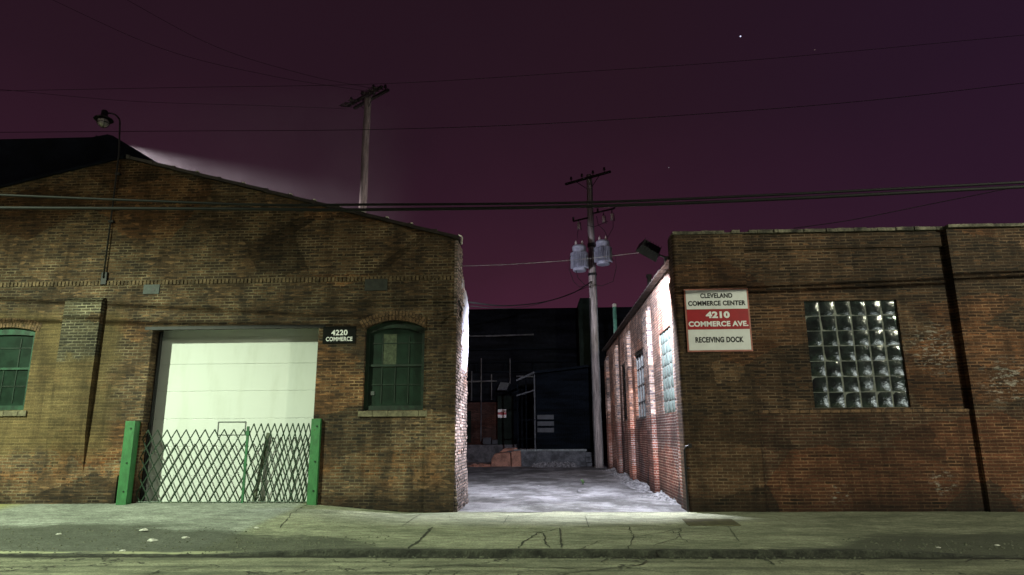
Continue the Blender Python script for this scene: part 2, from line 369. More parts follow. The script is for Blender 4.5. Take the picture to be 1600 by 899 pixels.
cell = t.n('ShaderNodeTexVoronoi'); cell.inputs['Scale'].default_value = 16; t.l(t.pos(), cell.inputs['Vector'])
c = t.mix(t.math('MULTIPLY', t.ramp(cell.outputs['Distance'], .16, .10), t.ramp(md, .50, .62)), c, (.03, .034, .018))   # specks and old gum
# dark broken asphalt verge by the kerb; its inner edge as a curve of X
def edge_curve(pts):
    nd = t.n('ShaderNodeValToRGB'); x0, x1 = pts[0][0], pts[-1][0]
    t.l(t.math('DIVIDE', t.math('SUBTRACT', X, x0), x1 - x0), nd.inputs[0]); r = nd.color_ramp
    while len(r.elements) > 1: r.elements.remove(r.elements[-1])
    for i, (a, b) in enumerate(pts):
        e = r.elements[0] if i == 0 else r.elements.new((a-x0)/(x1-x0))
        e.position = (a-x0)/(x1-x0); g = (b+6)/6; e.color = (g, g, g, 1)
    return t.math('MULTIPLY_ADD', nd.outputs[0], 6., -6.)
ec = edge_curve([(-14, -2.5), (-9.6, -2.45), (-8.2, -2.2), (-7.0, -2.35), (-5.4, -2.85), (-3.4, -3.35), (-2.3, -4.25), (-1.2, -4.46), (3.0, -4.46), (4.2, -4.1), (5.2, -3.0), (6.5, -2.6), (14, -2.6)])
wn = t.math('MULTIPLY_ADD', t.noise(1.7, 6, .72, (.5, 1.6, 1)), 1.9, -.95)
dd = t.math('SUBTRACT', t.math('ADD', ec, wn), Y)
dd = t.math('ADD', dd, t.math('MULTIPLY_ADD', t.noise(14, 5, .8, (.7, 1.4, 1)), .9, -.45)); verge = t.math('MULTIPLY', t.ramp(dd, -.22, .30), t.ramp(t.noise(26, 5, .85), .35, .62, 1.0, .72))
kl = t.math('MULTIPLY', t.ramp(Y, -4.28, -4.36), t.ramp(X, -4.2, -5.2))           # pale line of the sunken kerb
c = t.mix(verge, c, t.mul(t.mix(t.ramp(gr, .3, .75), (.018, .020, .015), (.070, .076, .056)), 1.))
c = t.mix(t.math('MULTIPLY', kl, t.ramp(t.noise(2.2, 4, .6, (.5, 3, 1)), .38, .5)), c, (.26, .27, .17))
t.bump(t.math('ADD', t.math('MULTIPLY', gr, .6), t.math('MULTIPLY', md, 1.2)), .6, .014)
M['sidewalk'] = t.done(c, .85, 0, .3)
M['kerb'] = simple('kerb_grime', (.026, .028, .019), .95, nscale=5, var=.7, bump=.9, bd=.03)
M['kerb_pale'] = simple('kerb_stone', (.16, .17, .105), .9, nscale=4, var=.5, bump=.6, bd=.02)
M['crack'] = simple('crack_soil', (.022, .024, .014), .95, nscale=8)
M['dark_patch'] = simple('rusted_plate', (.060, .055, .026), .8, nscale=6, var=.4)
t = NT('alley_grit'); gr = t.noise(60, 4, .75); bl = t.noise(.8, 5, .62, (1, .7, 1)); md = t.noise(4, 6, .7)
c = t.mix(t.ramp(bl, .40, .60), (.062, .061, .060), (.185, .185, .188))
c = t.mul(c, t.ramp(gr, .28, .72, .45, 1.5)); c = t.mul(c, t.ramp(md, .3, .7, .65, 1.25))
t.bump(t.math('ADD', t.math('MULTIPLY', gr, 1.), t.math('MULTIPLY', md, .3)), .8, .012)
M['alley'] = t.done(c, t.ramp(bl, .4, .6, .9, .6), 0, .4)
M['earth'] = simple('far_ground', (.05, .05, .045), .95, nscale=1)

# ================================================================ GROUND
def S(o, kind='structure'): o['kind'] = kind; return o
def lerp(a, b, f): f = max(0., min(1., f)); f = f*f*(3-2*f); return a + (b-a)*f
def kerb_z(x): return lerp(-.075, 0., (x+5.0)/2.2) if x < 3.5 else lerp(0., -.075, (x-4.6)/1.6)
def wall_z(x): return lerp(.19, 0., (x+5.6)/3.0)
KY = -4.5
def walk_z(x, y):
    f = (y-KY)/(0-KY)
    return kerb_z(x) + (wall_z(x)-kerb_z(x))*max(0, min(1, f)) + fbm(x, y, 0, .9)*.010
S(MB().grid(-500, 500, 4, -500, 500, 4, lambda x, y: -.30).build('ground', M['earth']))
S(MB().grid(-40, 40, 200, -20, KY+.02, 60, lambda x, y: -.090 + fbm(x, y, 2, .5)*.006).build('street', M['street'], smooth=True))
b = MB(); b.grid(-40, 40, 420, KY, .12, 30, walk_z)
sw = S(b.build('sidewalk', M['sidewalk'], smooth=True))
b = MB(); n = 700; prev = None
for i in range(n+1):
    x = -30 + 60*i/n
    e = fbm(x, 0, 5, 3.)*.012 + fbm(x, 3, 5, .7)*.012
    z = kerb_z(x); ch = .018*abs(fbm(x, 8, 1, 6))
    row = [b.b.verts.new(p) for p in ((x, KY+.035+e*.5, z-.02), (x, KY+.02+e, z+.008-ch*.5), (x, KY-.03+e, z+.002-ch), (x, KY-.05+e, z-.02), (x, KY-.055+e*.7, -.14))]
    if prev:
        for j in range(4): b.b.faces.new([prev[j], row[j], row[j+1], prev[j+1]])
    prev = row
S(b.build('kerb', M['kerb'], smooth=True))
def alley_z(x, y):
    e = max(0, min(1, (y-.1)/.8))
    return .004 + e*(fbm(x, y, 1, .8)*.03 + fbm(x, y, 7, 5)*.004) + .10*max(0, min(1, (y-10)/10))*0
S(MB().grid(-4.0, 3.2, 85, .0, 9.2, 110, alley_z).build('alley_ground', M['alley'], smooth=True))
S(MB().grid(-14, 8, 150, 9.2, 32, 150, lambda x, y: alley_z(x, y) - (.0 if x < 3.1 and x > -1.95 else .0)).build('yard_ground', M['alley'], smooth=True))

# cracks and joints of the pavement, traced on the ground where they run
def crack(b, pix, wd=.02, jag=.02, z=.006):
    P = [atZ(px, py, 0.) for px, py in pix]; pts = []
    for p, q in zip(P, P[1:]):
        k = max(2, int((q-p).length/.12))
        for i in range(k): pts.append(p.lerp(q, i/k))
    pts.append(P[-1]); L = []
    for i, p in enumerate(pts):
        t = (pts[min(i+1, len(pts)-1)] - pts[max(i-1, 0)]); t.z = 0; t.normalize(); nrm = Vector((-t.y, t.x, 0))
        c = p + nrm*fbm(p.x, p.y, 3, 5)*jag*2; hw = wd*.62/2*(.5+.9*abs(fbm(p.x, p.y, 9, 7)+.3))
        if i in (0, len(pts)-1): hw *= .3
        a, d = c+nrm*hw, c-nrm*hw
        for v in (a, d): v.z = walk_z(v.x, v.y) + z
        L.append((b.b.verts.new(a), b.b.verts.new(d)))
    for u, v in zip(L, L[1:]): b.b.faces.new([u[0], v[0], v[1], u[1]])
b = MB()
for pix, wd, jg in [
    ([(658, 803), (628, 822)], .03, .004), ([(675, 824), (655, 845), (636, 858)], .07, .02), ([(486, 798), (455, 812), (437, 828)], .03, .02),
    ([(600, 820), (700, 823), (800, 821), (880, 823)], .015, .01), ([(497, 815), (600, 818)], .012, .01), ([(600, 834), (700, 836), (845, 832)], .012, .015),
    ([(810, 858), (820, 846), (842, 833), (871, 827)], .045, .03), ([(831, 831), (850, 834), (852, 848), (858, 857)], .05, .02), ([(875, 825), (877, 857)], .045, .01),
    ([(900, 860), (935, 846), (985, 841), (1040, 832), (1066, 826)], .03, .03), ([(877, 846), (935, 847), (990, 850), (1090, 857)], .018, .02),
    ([(981, 823), (990, 840), (980, 859)], .03, .03), ([(1066, 826), (1058, 842), (1018, 853)], .035, .03), ([(1048, 830), (1075, 848), (1130, 852)], .025, .03),
    ([(914, 806), (920, 824)], .02, .004), ([(795, 805), (786, 820)], .02, .004), ([(1138, 823), (1157, 848)], .02, .01), ([(1085, 812), (1105, 824), (1150, 823)], .015, .01),
    ([(1210, 808), (1245, 823)], .02, .01), ([(1000, 862), (1040, 859)], .02, .02), ([(560, 822), (610, 840), (640, 846)], .012, .03), ([(700, 806), (720, 815), (760, 818)], .012, .02)]:
    crack(b, pix, wd, jg)
S(b.build('pavement_cracks', M['crack'], sw))
b = MB()
def st_crack(pix, wd):
    P = [atZ(px, py, -.09) for px, py in pix]; pts = []
    for p, q in zip(P, P[1:]):
        for i in range(8): pts.append(p.lerp(q, i/8))
    pts.append(P[-1]); L = []
    for i, p in enumerate(pts):
        t = (pts[min(i+1, len(pts)-1)] - pts[max(i-1, 0)]).normalized(); nrm = Vector((-t.y, t.x, 0)); hw = wd*(.4+abs(fbm(p.x, p.y, 4, 8)))
        c = p + nrm*fbm(p.x, p.y, 3, 5)*.05
        L.append((b.b.verts.new((c.x+nrm.x*hw, c.y+nrm.y*hw, -.080)), b.b.verts.new((c.x-nrm.x*hw, c.y-nrm.y*hw, -.080))))
    for u, v in zip(L, L[1:]): b.b.faces.new([u[0], v[0], v[1], u[1]])
for pix in ([(990, 872), (1008, 877), (1000, 884), (930, 892), (880, 897)], [(950, 873), (940, 880)], [(640, 888), (700, 884), (800, 887), (900, 889)], [(230, 899), (250, 892), (290, 890), (330, 884)], [(1190, 872), (1210, 884)]):
    st_crack(pix, .02)
S(b.build('street_cracks', M['crack']))
# iron cover in the pavement and broken kerb slabs
b = MB(); q = [atZ(*p, 0) for p in ((1066, 812), (1143, 812), (1158, 822), (1076, 822))]
b.prism([(v.x, v.y) for v in q], walk_z(3.5, -1)-.03, walk_z(3.5, -1)+.016, 'z')
tag(b.build('cover_plate', M['dark_patch'], bevel=.004), 'flat rusty cover plate let into the pavement in front of the alley corner', 'cover plate')
def slab(pix, z1, label):
    b = MB(); q = [atZ(*p, -.06) for p in pix]
    c = sum(q, Vector())/len(q); pts = []
    for i, v in enumerate(q):
        a = q[(i+1) % len(q)]
        for k in range(5):
            p = v.lerp(a, k/5); p += (p-c).normalized()*fbm(p.x, p.y, 2, 6)*.05; pts.append((p.x, p.y))
    b.prism(pts, -.14, z1, 'z'); tag(b.build('kerb_slab', M['kerb_pale'], bevel=.012), label, 'kerb slab', 'broken kerb slabs')
slab([(1207, 858), (1226, 850), (1262, 850), (1267, 862), (1240, 865)], -.035, 'short wedge of broken kerb slab, the left one of the two beside the gutter')
slab([(1270, 865), (1268, 856), (1300, 854), (1352, 854), (1350, 861), (1300, 863)], -.032, 'long flat broken kerb slab, the right one of the two beside the gutter')
slab([(1110, 859), (1125, 855), (1165, 855), (1168, 860), (1140, 862)], -.035, 'thin worn kerb slab lying in the gutter straight below the rusty cover plate')

# ================================================================ LEFT WAREHOUSE
lw = thing('brick_warehouse', 'long gabled brown brick warehouse with white roller door left of the alley', 'warehouse', (-8, 0, 0))
XL = -1.91; T = .42
def arc(x0, x1, zs, zt, n=12):
    h = zt-zs; c = (x1-x0)/2; r = (c*c+h*h)/(2*h); zc = zt-r; xm = (x0+x1)/2; a0 = math.asin(c/r)
    return [(xm + r*math.sin(-a0+2*a0*i/n), zc + r*math.cos(-a0+2*a0*i/n)) for i in range(n+1)]
W1 = (-13.0, -11.63, 2.19, 3.98, 4.07); W2 = (-3.955, -2.61, 2.12, 3.93, 4.11); DX0, DX1, DT = -8.86, -5.02, 4.02
b = MB(); ZB = -.3; ZT = 4.5
for x0, x1 in ((-30, W1[0]), (W1[1], DX0), (DX1, W2[0]), (W2[1], XL)): b.box(x0, x1, 0, T, ZB, ZT)
for Wn in (W1, W2):
    b.box(Wn[0], Wn[1], 0, T, ZB, Wn[2])
    b.prism([(Wn[0], ZT)] + arc(Wn[0], Wn[1], Wn[3], Wn[4]) + [(Wn[1], ZT)], 0, T)
b.box(DX0, DX1, 0, T, DT, ZT)
gable = [(-30, ZT), (XL, ZT), (XL, 5.98), (-10.1, 8.20), (-13.1, 7.50), (-30, 3.9+.7)]
b.prism(gable, 0, T)
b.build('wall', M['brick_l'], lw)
# corbelled soldier course
b = MB(); x = -20.
while x < XL-.05:
    dz = random.uniform(-.006, .006); d = random.uniform(.010, .026)
    b.box(x, x+.057, -d, .01, 5.03+dz, 5.135+dz); x += .0885
b.build('soldier_course', M['soldier'], lw)
# arches over the windows (rowlock rings)
def arch_ring(Wn, rings, nm):
    b = MB(); h = Wn[4]-Wn[3]; c = (Wn[1]-Wn[0])/2; r = (c*c+h*h)/(2*h); zc = Wn[4]-r; xm = (Wn[0]+Wn[1])/2; a0 = math.asin(c/r)+.035
    for k in range(rings):
        r0 = r+.006+k*.112; r1 = r0+.10; n = int(2*a0*r0/.072)
        for i in range(n):
            a = -a0+2*a0*(i+.12)/n; a2 = -a0+2*a0*(i+.86)/n; d = random.uniform(.004, .014)
            b.prism([(xm+r0*math.sin(a), zc+r0*math.cos(a)), (xm+r1*math.sin(a), zc+r1*math.cos(a)), (xm+r1*math.sin(a2), zc+r1*math.cos(a2)), (xm+r0*math.sin(a2), zc+r0*math.cos(a2))], -d, .01)
    return b.build(nm, M['soldier_dark'], lw)
arch_ring(W2, 2, 'window_arch'); arch_ring(W1, 2, 'window_arch')
# pilaster with a tapering foot, and the slightly proud corner pier
b = MB(); pf = -.13
b.prism([(.02, .80), (0, .80), (pf*.75, 1.6), (pf-.002, 2.5), (pf-.002, 3.25), (.02, 3.25)], -10.93, -10.06, 'x'); b.build('pilaster_foot', M['brick_l'], lw); b = MB()
b.prism([(pf, 3.25), (pf, 4.62), (pf+.03, 4.70), (0, 4.74), (.02, 4.74), (.02, 3.25)], -10.93, -10.06, 'x')
b.build('pilaster', M['brick_pil'], lw)
b = MB(); b.box(-2.55, XL+.004, -.035, 0, ZB, 4.2); b.box(-30, -9.25, -.045, 0, ZB, .78)
b.build('plinth', M['brick_l'], lw)
# alley side of the corner: real bricks catching the floodlight
def side_top(y): return 6.0 if y < .85 else (5.45-.35*(y-.85) if y < 1.3 else 5.2-.55*(y-1.3))
b = MB(); z = -.06; k = 0
while z < 5.95:
    y = -.01 - (.105 if k % 2 else 0)
    while y < 2.1:
        y0, y1 = max(y, -.012), min(y+.203, 2.12)
        if y1 > y0+.03 and z+.058 < side_top((y0+y1)/2):
            bulge = .02*fbm(0, y0, z, 1.2) + .012*(1 if z < .8 else 0) + (.05*(1-z/.8) if z < .8 else 0)
            d = .014 + max(0, bulge) + random.uniform(0, .010) + (.02 if random.random() < .06 else 0)
            if random.random() > .02: b.box(XL-.05, XL+d, y0, y1, z, z+.056)
        y += .213
    z += .0677; k += 1
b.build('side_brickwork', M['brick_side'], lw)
b = MB(); b.prism([(T, ZB), (2.12, ZB), (2.12, side_top(2.12)-.05), (1.3, 5.15), (.85, 5.4), (.85, 5.95), (T, 5.95)], XL-.35, XL+.004, 'x')
b.prism([(2.12, ZB), (9, ZB), (9, 5.2), (2.12, 5.2)], XL-1.5, XL-1.12, 'x'); b.box(XL-1.5, XL-.35, 1.75, 2.12, ZB, 4.7)
b.box(-30, XL-1.5, 8.7, 9, ZB, 5.6)
b.build('side_wall', M['brick_side'], lw)
# whitewashed patch, swollen over the bricks
b = MB(); G = []
for i in range(13):
    row = []
    for j in range(41):
        y = .70+(2.12-.70)*i/12; z = 2.9+.5*fbm(y, 1, 1, 2)+(5.35-2.9)*j/40; z = min(z, side_top(y)+.03)
        e = max(0, min(1, i/4., j/8., (40-j)/4.)); d = .004 + e*(.034+.022*(fbm(y, z, 3, 2.2)))
        row.append(b.b.verts.new((XL+d, y + (.05*fbm(2, z, 1, 4) if i in (0, 12) else 0), z)))
    G.append(row)
for i in range(12):
    for j in range(40): b.b.faces.new([G[i][j], G[i+1][j], G[i+1][j+1], G[i][j+1]])
bmesh.ops.remove_doubles(b.b, verts=b.b.verts, dist=.001)
pl = b.build('plaster_patch', M['white_plaster'], lw)
m = pl.modifiers.new('thick', 'SOLIDIFY'); m.thickness = .05; m.offset = -1
b = MB()
pts = [atX(*p, XL+.13) for p in ((717, 470), (719, 478), (722, 484), (720, 487), (719, 494))]
b.tube(pts, .022, 6)
b.build('wall_hook', M['iron'], lw)
# coping tiles up the right slope of the gable
b = MB(); s = (8.20-5.98)/(10.1+XL); xx = XL+.05; zz = 5.98; ln = .60; th = math.atan(s)
k = 0
while xx > -9.7:
    x2 = xx-ln*math.cos(th); z2 = zz+ln*math.sin(th); j = random.uniform(-.006, .006)
    b.prism([(xx, zz+j), (x2+.02, z2+j-.01), (x2+.02, z2+.06+j), (xx, zz+.075+j)], -.06, T+.06)
    b.prism([(x2+.075, z2-.03), (x2-.015, z2-.01), (x2-.015, z2+.085), (x2+.075, z2+.072)], -.075, T+.075)
    if k in (1, 2, 3, 4, 5, 6, 8, 10): bt = MB(); bt.prism([(x2+.10, z2+.055), (x2+.02, z2+.072), (x2+.03, z2+.095), (x2+.085, z2+.085)], -.080, -.0); bt.build('joint_glint', M['chip'], lw)  # pale slivers stand in for reflections at the tile joints
    xx, zz = x2, z2; k += 1
b.build('coping', M['cop'], lw); b = MB(); xx, zz = -10.05, 8.2
while xx > -29:
    x2 = xx-.6; z2 = zz-.6*.2335; b.prism([(xx, zz), (x2, z2), (x2, z2+.06), (xx, zz+.06)], -.06, T+.06); xx, zz = x2, z2
b.build('coping', M['tar'], lw)
b = MB(); b.prism([(XL-1.13, 5.9), (-10.1, 8.02), (-30, 3.5), (-30, 3.3), (-10.1, 7.85), (XL-1.13, 5.7)], T, 9.0)
b.prism([(XL-.02, 5.9), (XL-1.13, 6.2), (XL-1.13, 5.9), (XL-.02, 5.8)], T, .85)
b.build('roof', M['tar'], lw)
b = MB(); a = atY(176, 212, .9); c0 = atY(262, 262, .9)
b.prism([(-30, 7.0), (-30, a.z+.06), (a.x-.55, a.z-.03), (a.x-.15, a.z+.04), (a.x, a.z), (c0.x, c0.z-.03), (c0.x, 7.0)], .9, 8.6)
b.build('roof_monitor', M['tar'], lw)
b = MB(); b.bar((XL+.03, -.02, 6.07), (XL+.09, .02, 6.06), .03, .03); b.tube([(XL+.09, .02, 6.07), (XL+.11, .02, 6.02), (XL+.10, .02, 5.86)], .022, 6)
b.build('coping_end_clip', M['chip'], lw)
# wall plates
b = MB(); p = atY(237, 453); b.box(p.x-.19, p.x+.19, -.018, 0, p.z-.10, p.z+.12); o = b.build('wall_plate', M['plate'], lw)
b = MB(); b.lathe([(.0, -.02), (.045, -.02), (.045, 0), (.0, 0)], (p.x+.05, -.02, p.z), 12, Matrix.Rotation(R(90), 3, 'X')); b.build('hole', M['iron'], o)
b = MB(); p = atY(588, 445); b.box(p.x-.26, p.x+.26, -.022, 0, p.z-.14, p.z+.13); b.build('wall_plate', M['plate2'], lw)
# windows
def sash_window(Wn, fm, blind, deep):
    x0, x1, z0, zs, zt = Wn; y = deep
    win = MB(); outer = [(x0, z0), *arc(x0, x1, zs, zt), (x1, z0)]; f = .075
    inner = [(x0+f, z0+f+.03), *arc(x0+f, x1-f, zs-.10, zt-.16), (x1-f, z0+f+.03)]
    for i in range(len(outer)):
        j = (i+1) % len(outer); win.prism([outer[i], outer[j], inner[j], inner[i]], y, y+.07)
    o = win.build('window', fm, lw)
    b = MB(); b.prism(inner, y+.05, y+.058); b.build('pane', M['pglass'], o)
    zm = z0+(zt-z0)*.50
    b = MB(); b.box(x0+f, x1-f, y+.015, y+.065, zm-.028, zm+.022); b.build('meeting_rail', fm, o)
    b = MB()
    for k in (1, 2, 3):
        xx = x0+f+(x1-x0-2*f)*k/4; b.box(xx-.010, xx+.010, y+.034, y+.052, z0+.16, zm-.03)
        if k in (1, 3): b.box(xx-.012, xx+.012, y+.034, y+.052, zm+.03, zs-.16)
    for zz in (z0+.52*(zm-z0)+.05, zm+.50*(zt-zm)): b.box(x0+f, x1-f, y+.034, y+.050, zz-.010, zz+.010)
    b.build('glazing_bars', M['green_dark'], o)
    if blind:
        b = MB(); p = atY(599, 522, y); q = atY(618, 574, y); b.box(p.x, q.x, y+.046, y+.0495, q.z, p.z); b.build('blind', M['blind'], o)
        b = MB(); b.box(x0+.13, x0+.22, y+.03, y+.05, z0+.34, z0+.42); b.build('latch', M['steel'], o)
    b = MB(); xx = x0-.07
    while xx < x1+.06: l = random.uniform(.30, .42); b.box(xx, min(xx+l-.008, x1+.10), -.045, y+.02, z0-.135+random.uniform(-.004, .004), z0-.012); xx += l
    b.build('sill', M['stone'], o, bevel=.006)
sash_window(W2, M['green_dark'], True, .11)
sash_window(W1, M['green_mid'], False, .06)
# sectional door in its recess
b = MB(); zz = .15; DY = T-.0
pan = [.12, .74, 1.36, 1.98, 2.60, 3.22, 3.84, 4.30]
for a, c in zip(pan, pan[1:]): b.box(DX0-.1, DX1+.1, DY+.004, DY+.05, a+.0015, c-.0015)
door = b.build('sectional_door', M['door'], lw, bevel=.006)
b = MB(); b.box(DX0-.1, DX1+.1, DY+.018, DY+.045, .12, 4.3); b.build('panel_joints', M['door_line'], door)
b = MB(); p = atY(341, 659, DY); q = atY(383, 680, DY); 
b.box(p.x, q.x, DY-.010, DY+.004, p.z-.018, p.z); b.box(p.x, q.x, DY-.010, DY+.004, q.z, q.z+.012); b.box(p.x, p.x+.016, DY-.008, DY+.004, q.z+.012, p.z-.018); b.box(q.x-.016, q.x, DY-.008, DY+.004, q.z+.012, p.z-.018)
b.build('letter_slot', M['steel'], door)
b = MB(); b.box(DX0-.18, DX1+.15, -.012, .05, DT-.055, DT+.02); b.build('door_lintel', M['iron'], lw)
b = MB(); b.box(DX0+.004, DX0+.055, DY-.16, DY-.09, .1, DT-.06); b.tube([(DX0+.08, DY-.22, DT-.1), (DX0+.075, DY-.24, 2.2), (DX0+.06, DY-.22, 1.9)], .012, 6); b.build('door_track', M['iron'], lw)
b = MB(); b.box(DX0-.02, DX1+.02, .03, DY+.05, -.1, .178); b.build('door_threshold', M['kerb_pale'], lw)
b = MB(); b.box(DX0, DX0+.03, .22, .30, .18, 1.9); b.build('jamb_iron', M['iron'], lw)

# ---- jamb guards
def guard(x0, x1, yf, top, label):
    g = thing('jamb_guard', label, 'steel guard', ((x0+x1)/2, yf/2, .16), 'green steel jamb guards')
    b = MB(); b.box(x0, x1, yf, yf+.012, .12, top); b.build('front_plate', M['green_paint'], g, bevel=.003)
    for xs in (x0, x1-.012): b = MB(); b.box(xs, xs+.012, yf+.013, .0, .12, top); b.build('side_plate', M['green_paint'], g)
    b = MB(); b.box(x0+.013, x1-.013, yf+.013, 0, top-.03, top-.01); b.build('cap', M['green_paint'], g)
    for zz in (top-.16, (top+.15)/2, .45):
        b = MB(); b.lathe([(.0, -.012), (.018, -.012), (.02, 0), (.0, 0)], ((x0+x1)/2+.03, yf-.002, zz), 8, Matrix.Rotation(R(-90), 3, 'X')); b.build('bolt', M['gate'], g)
guard(-9.12, -8.90, -.19, 1.93, 'bright green steel guard bolted on the left jamb of the white door')
guard(-5.03, -4.83, -.09, 1.95, 'bright green steel guard bolted on the right jamb of the white door')

# ---- scissor gates
def scissor(xa, xb, z0, z1, pitch0, pitch1, label, y):
    g = thing('scissor_gate', label, 'folding gate', ((xa+xb)/2, y, z0), 'green scissor gates across the door')
    xs = [xa-1.4]; 
    while xs[-1] < xb+1.4:
        f = max(0, min(1, (xs[-1]-xa)/(xb-xa))); xs.append(xs[-1]+pitch0+(pitch1-pitch0)*f)
    cells = 4
    for layer, dirn in ((0, 1), (1, -1)):
        b = MB()
        for i in range(len(xs)):
            j = i+dirn*cells
            if j < 0 or j >= len(xs): continue
            # node rows between top (i) and bottom (j)
            P = [Vector((xs[i+dirn*k], y+(.006 if layer else -.006), z1+(z0-z1)*k/cells)) for k in range(cells+1)]
            for p, q in zip(P, P[1:]):
                lo, hi = (p, q) if p.x < q.x else (q, p)
                if hi.x <= xa or lo.x >= xb: continue
                l2, h2 = lo.copy(), hi.copy()
                if lo.x < xa: l2 = lo.lerp(hi, (xa-lo.x)/(hi.x-lo.x))
                if hi.x > xb: h2 = lo.lerp(hi, (xb-lo.x)/(hi.x-lo.x))
                if (h2-l2).length > .02: b.bar(l2, h2, .026, .004)
        b.build('lattice_bars', M['gate'], g)
    return g
g1 = scissor(-8.83, -6.50, .20, 1.74, .215, .215, 'wide stretched left leaf of the dark green scissor gate', .035)
g2 = scissor(-6.44, -5.06, .20, 1.86, .165, .105, 'narrow tightly folded right leaf of the dark green scissor gate', .045)
b = MB(); b.box(-6.50, -6.45, .02, .06, .19, 1.80); b.box(-6.515, -6.435, .012, .068, 1.60, 1.70); b.box(-6.51, -6.44, .015, .065, .95, 1.0); b.build('end_post', M['post'], g1)
b = MB(); b.tube([(-8.8, .035, .215), (-6.5, .035, .21)], .012, 6); b.build('bottom_rail', M['gate'], g1)
b = MB(); b.tube([(-6.45, .045, .215), (-5.06, .045, .21)], .012, 6); b.build('bottom_rail', M['gate'], g2)
b = MB(); b.bar((-6.34, .30, .19), (-6.16, .395, 1.66), .085, .02, up=(.2, -1, 0))
tag(b.build('plank', M['plank'], bevel=.003), 'grey weathered plank leaning on the white door behind the gate', 'plank')

# ---- lettering
def text(s, cx, cz, y, wd, ht, mat, parent, bold=.03):
    c = bpy.data.curves.new('t', 'FONT'); c.body = s; c.align_x = 'CENTER'; c.size = 1; c.offset = bold; c.extrude = 0; c.space_character = 1.06
    o = bpy.data.objects.new('t', c); col.objects.link(o)
    dg = bpy.context.evaluated_depsgraph_get(); dg.update()
    me = bpy.data.meshes.new_from_object(o.evaluated_get(dg)); bpy.data.objects.remove(o)
    xs = [v.co.x for v in me.vertices]; ys = [v.co.y for v in me.vertices]
    sx_, sy_ = wd/(max(xs)-min(xs)), ht/(max(ys)-min(ys)); mx_, my_ = (max(xs)+min(xs))/2, (max(ys)+min(ys))/2
    for v in me.vertices: v.co = Vector((cx+(v.co.x-mx_)*sx_, y, cz+(v.co.y-my_)*sy_))
    me.materials.clear(); me.materials.append(mat)
    o = bpy.data.objects.new('lettering', me); col.objects.link(o); o.parent = parent
    off = Vector((0, 0, 0)); p = parent
    while p: off += p.location; p = p.parent
    o.location = -off
    return o
s4220 = thing('address_sign', 'small black 4220 COMMERCE sign between the white door and arched window', 'sign', (-4.54, -.02, 3.79))
b = MB(); b.box(-4.91, -4.165, -.02, -.002, 3.60, 3.985); b.build('panel', M['black_sign'], s4220, bevel=.003)
text('4220', -4.535, 3.845, -.0225, .37, .125, M['white_ink'], s4220, .03)
text('COMMERCE', -4.535, 3.70, -.0225, .60, .095, M['white_ink'], s4220, .025)

# ---- gooseneck lamp above the gable
gl = thing('gooseneck_lamp', 'unlit gooseneck lamp on a tall iron pipe above the gable peak', 'lamp', (-10.15, -.06, 5.2))
top = atY(187, 190, -.10); ly = -.32
base = Vector((-10.15, -.06, 5.20))
head = atY(163, 180, -.42)
pp = [(base.x, -.06, base.z), (base.x-.01, -.06, 7.0), (base.x-.02, -.07, 8.3), (top.x, -.09, top.z)]
R0 = (top.x-head.x)/2
for i in range(1, 13):
    a = math.pi*i/12; pp.append((head.x+R0+R0*math.cos(a), -.09-.33*i/12, top.z+.02+R0*1.25*math.sin(a)))
pp.append((head.x, -.42, head.z+.10))
b = MB(); b.tube(pp, .019, 8); b.build('pipe', M['iron'], gl, smooth=True)
b = MB(); b.box(base.x-.07, base.x+.07, -.05, 0, base.z-.16, base.z+.14); b.build('wall_box', M['iron'], gl, bevel=.01)
for zz in (6.55, 7.75): b = MB(); b.box(base.x-.06, base.x+.06, -.075, 0, zz, zz+.05); b.build('pipe_clamp', M['iron'], gl)
b = MB(); b.lathe([(.05, .12), (.07, .10), (.075, -.01), (.115, -.05), (.20, -.10), (.215, -.13), (.19, -.125), (.08, -.06), (.02, -.05)], (head.x, -.42, head.z), 20); b.build('shade', M['iron'], gl, smooth=True)
b = MB(); b.lathe([(.09, -.09), (.125, -.15), (.13, -.20), (.10, -.27), (.05, -.31), (.01, -.32)], (head.x, -.42, head.z), 20); b.build('globe', M['globe'], gl, smooth=True)
b = MB(); b.tube([(head.x+.132*math.cos(a), -.42+.132*math.sin(a), head.z-.215) for a in [2*math.pi*i/20 for i in range(21)]], .009, 6)
for k in range(4):
    a = math.pi/4+k*math.pi/2; b.tube([(head.x+rr*math.cos(a), -.42+rr*math.sin(a), head.z+zz) for rr, zz in ((.12, -.11), (.137, -.17), (.132, -.22), (.10, -.28), (.02, -.33))], .007, 5)
b.build('globe_cage', M['iron'], gl)

# ================================================================ RIGHT WAREHOUSE
rw = thing('brick_depot', 'flat roofed dark brick depot with glass block windows right of the alley', 'warehouse', (6, 0, 0))
XR = 2.97; G1 = (5.80, 7.80, 2.10, 4.43)
PW = .10
b = MB()
# front: recessed panel with the glass block opening
b.box(4.56, G1[0], PW, .45, 2.06, 5.62); b.box(G1[1], 9.0, PW, .45, 2.06, 5.62)
b.box(G1[0], G1[1], PW, .45, 2.06, G1[2]); b.box(G1[0], G1[1], PW, .45, G1[3], 5.62)
b.box(4.56, 9.0, .035, .45, ZB, 2.06); b.box(4.56, 9.0, .05, .45, 5.62, 5.98)
b.build('wall', M['brick_r'], rw)
b = MB(); r = .07; pts = [(XR+r-r*math.cos(a), r-r*math.sin(a)) for a in [math.pi/2*i/5 for i in range(6)]] + [(4.56, 0), (4.56, .45), (XR, .45)]
b.prism(pts, ZB, 5.98, 'z'); b.build('corner_pier', M['brick_pier'], rw)
b = MB(); b.box(9.0, 30, -.055, .45, ZB, 5.99); b.build('pilaster', M['brick_r'], rw)
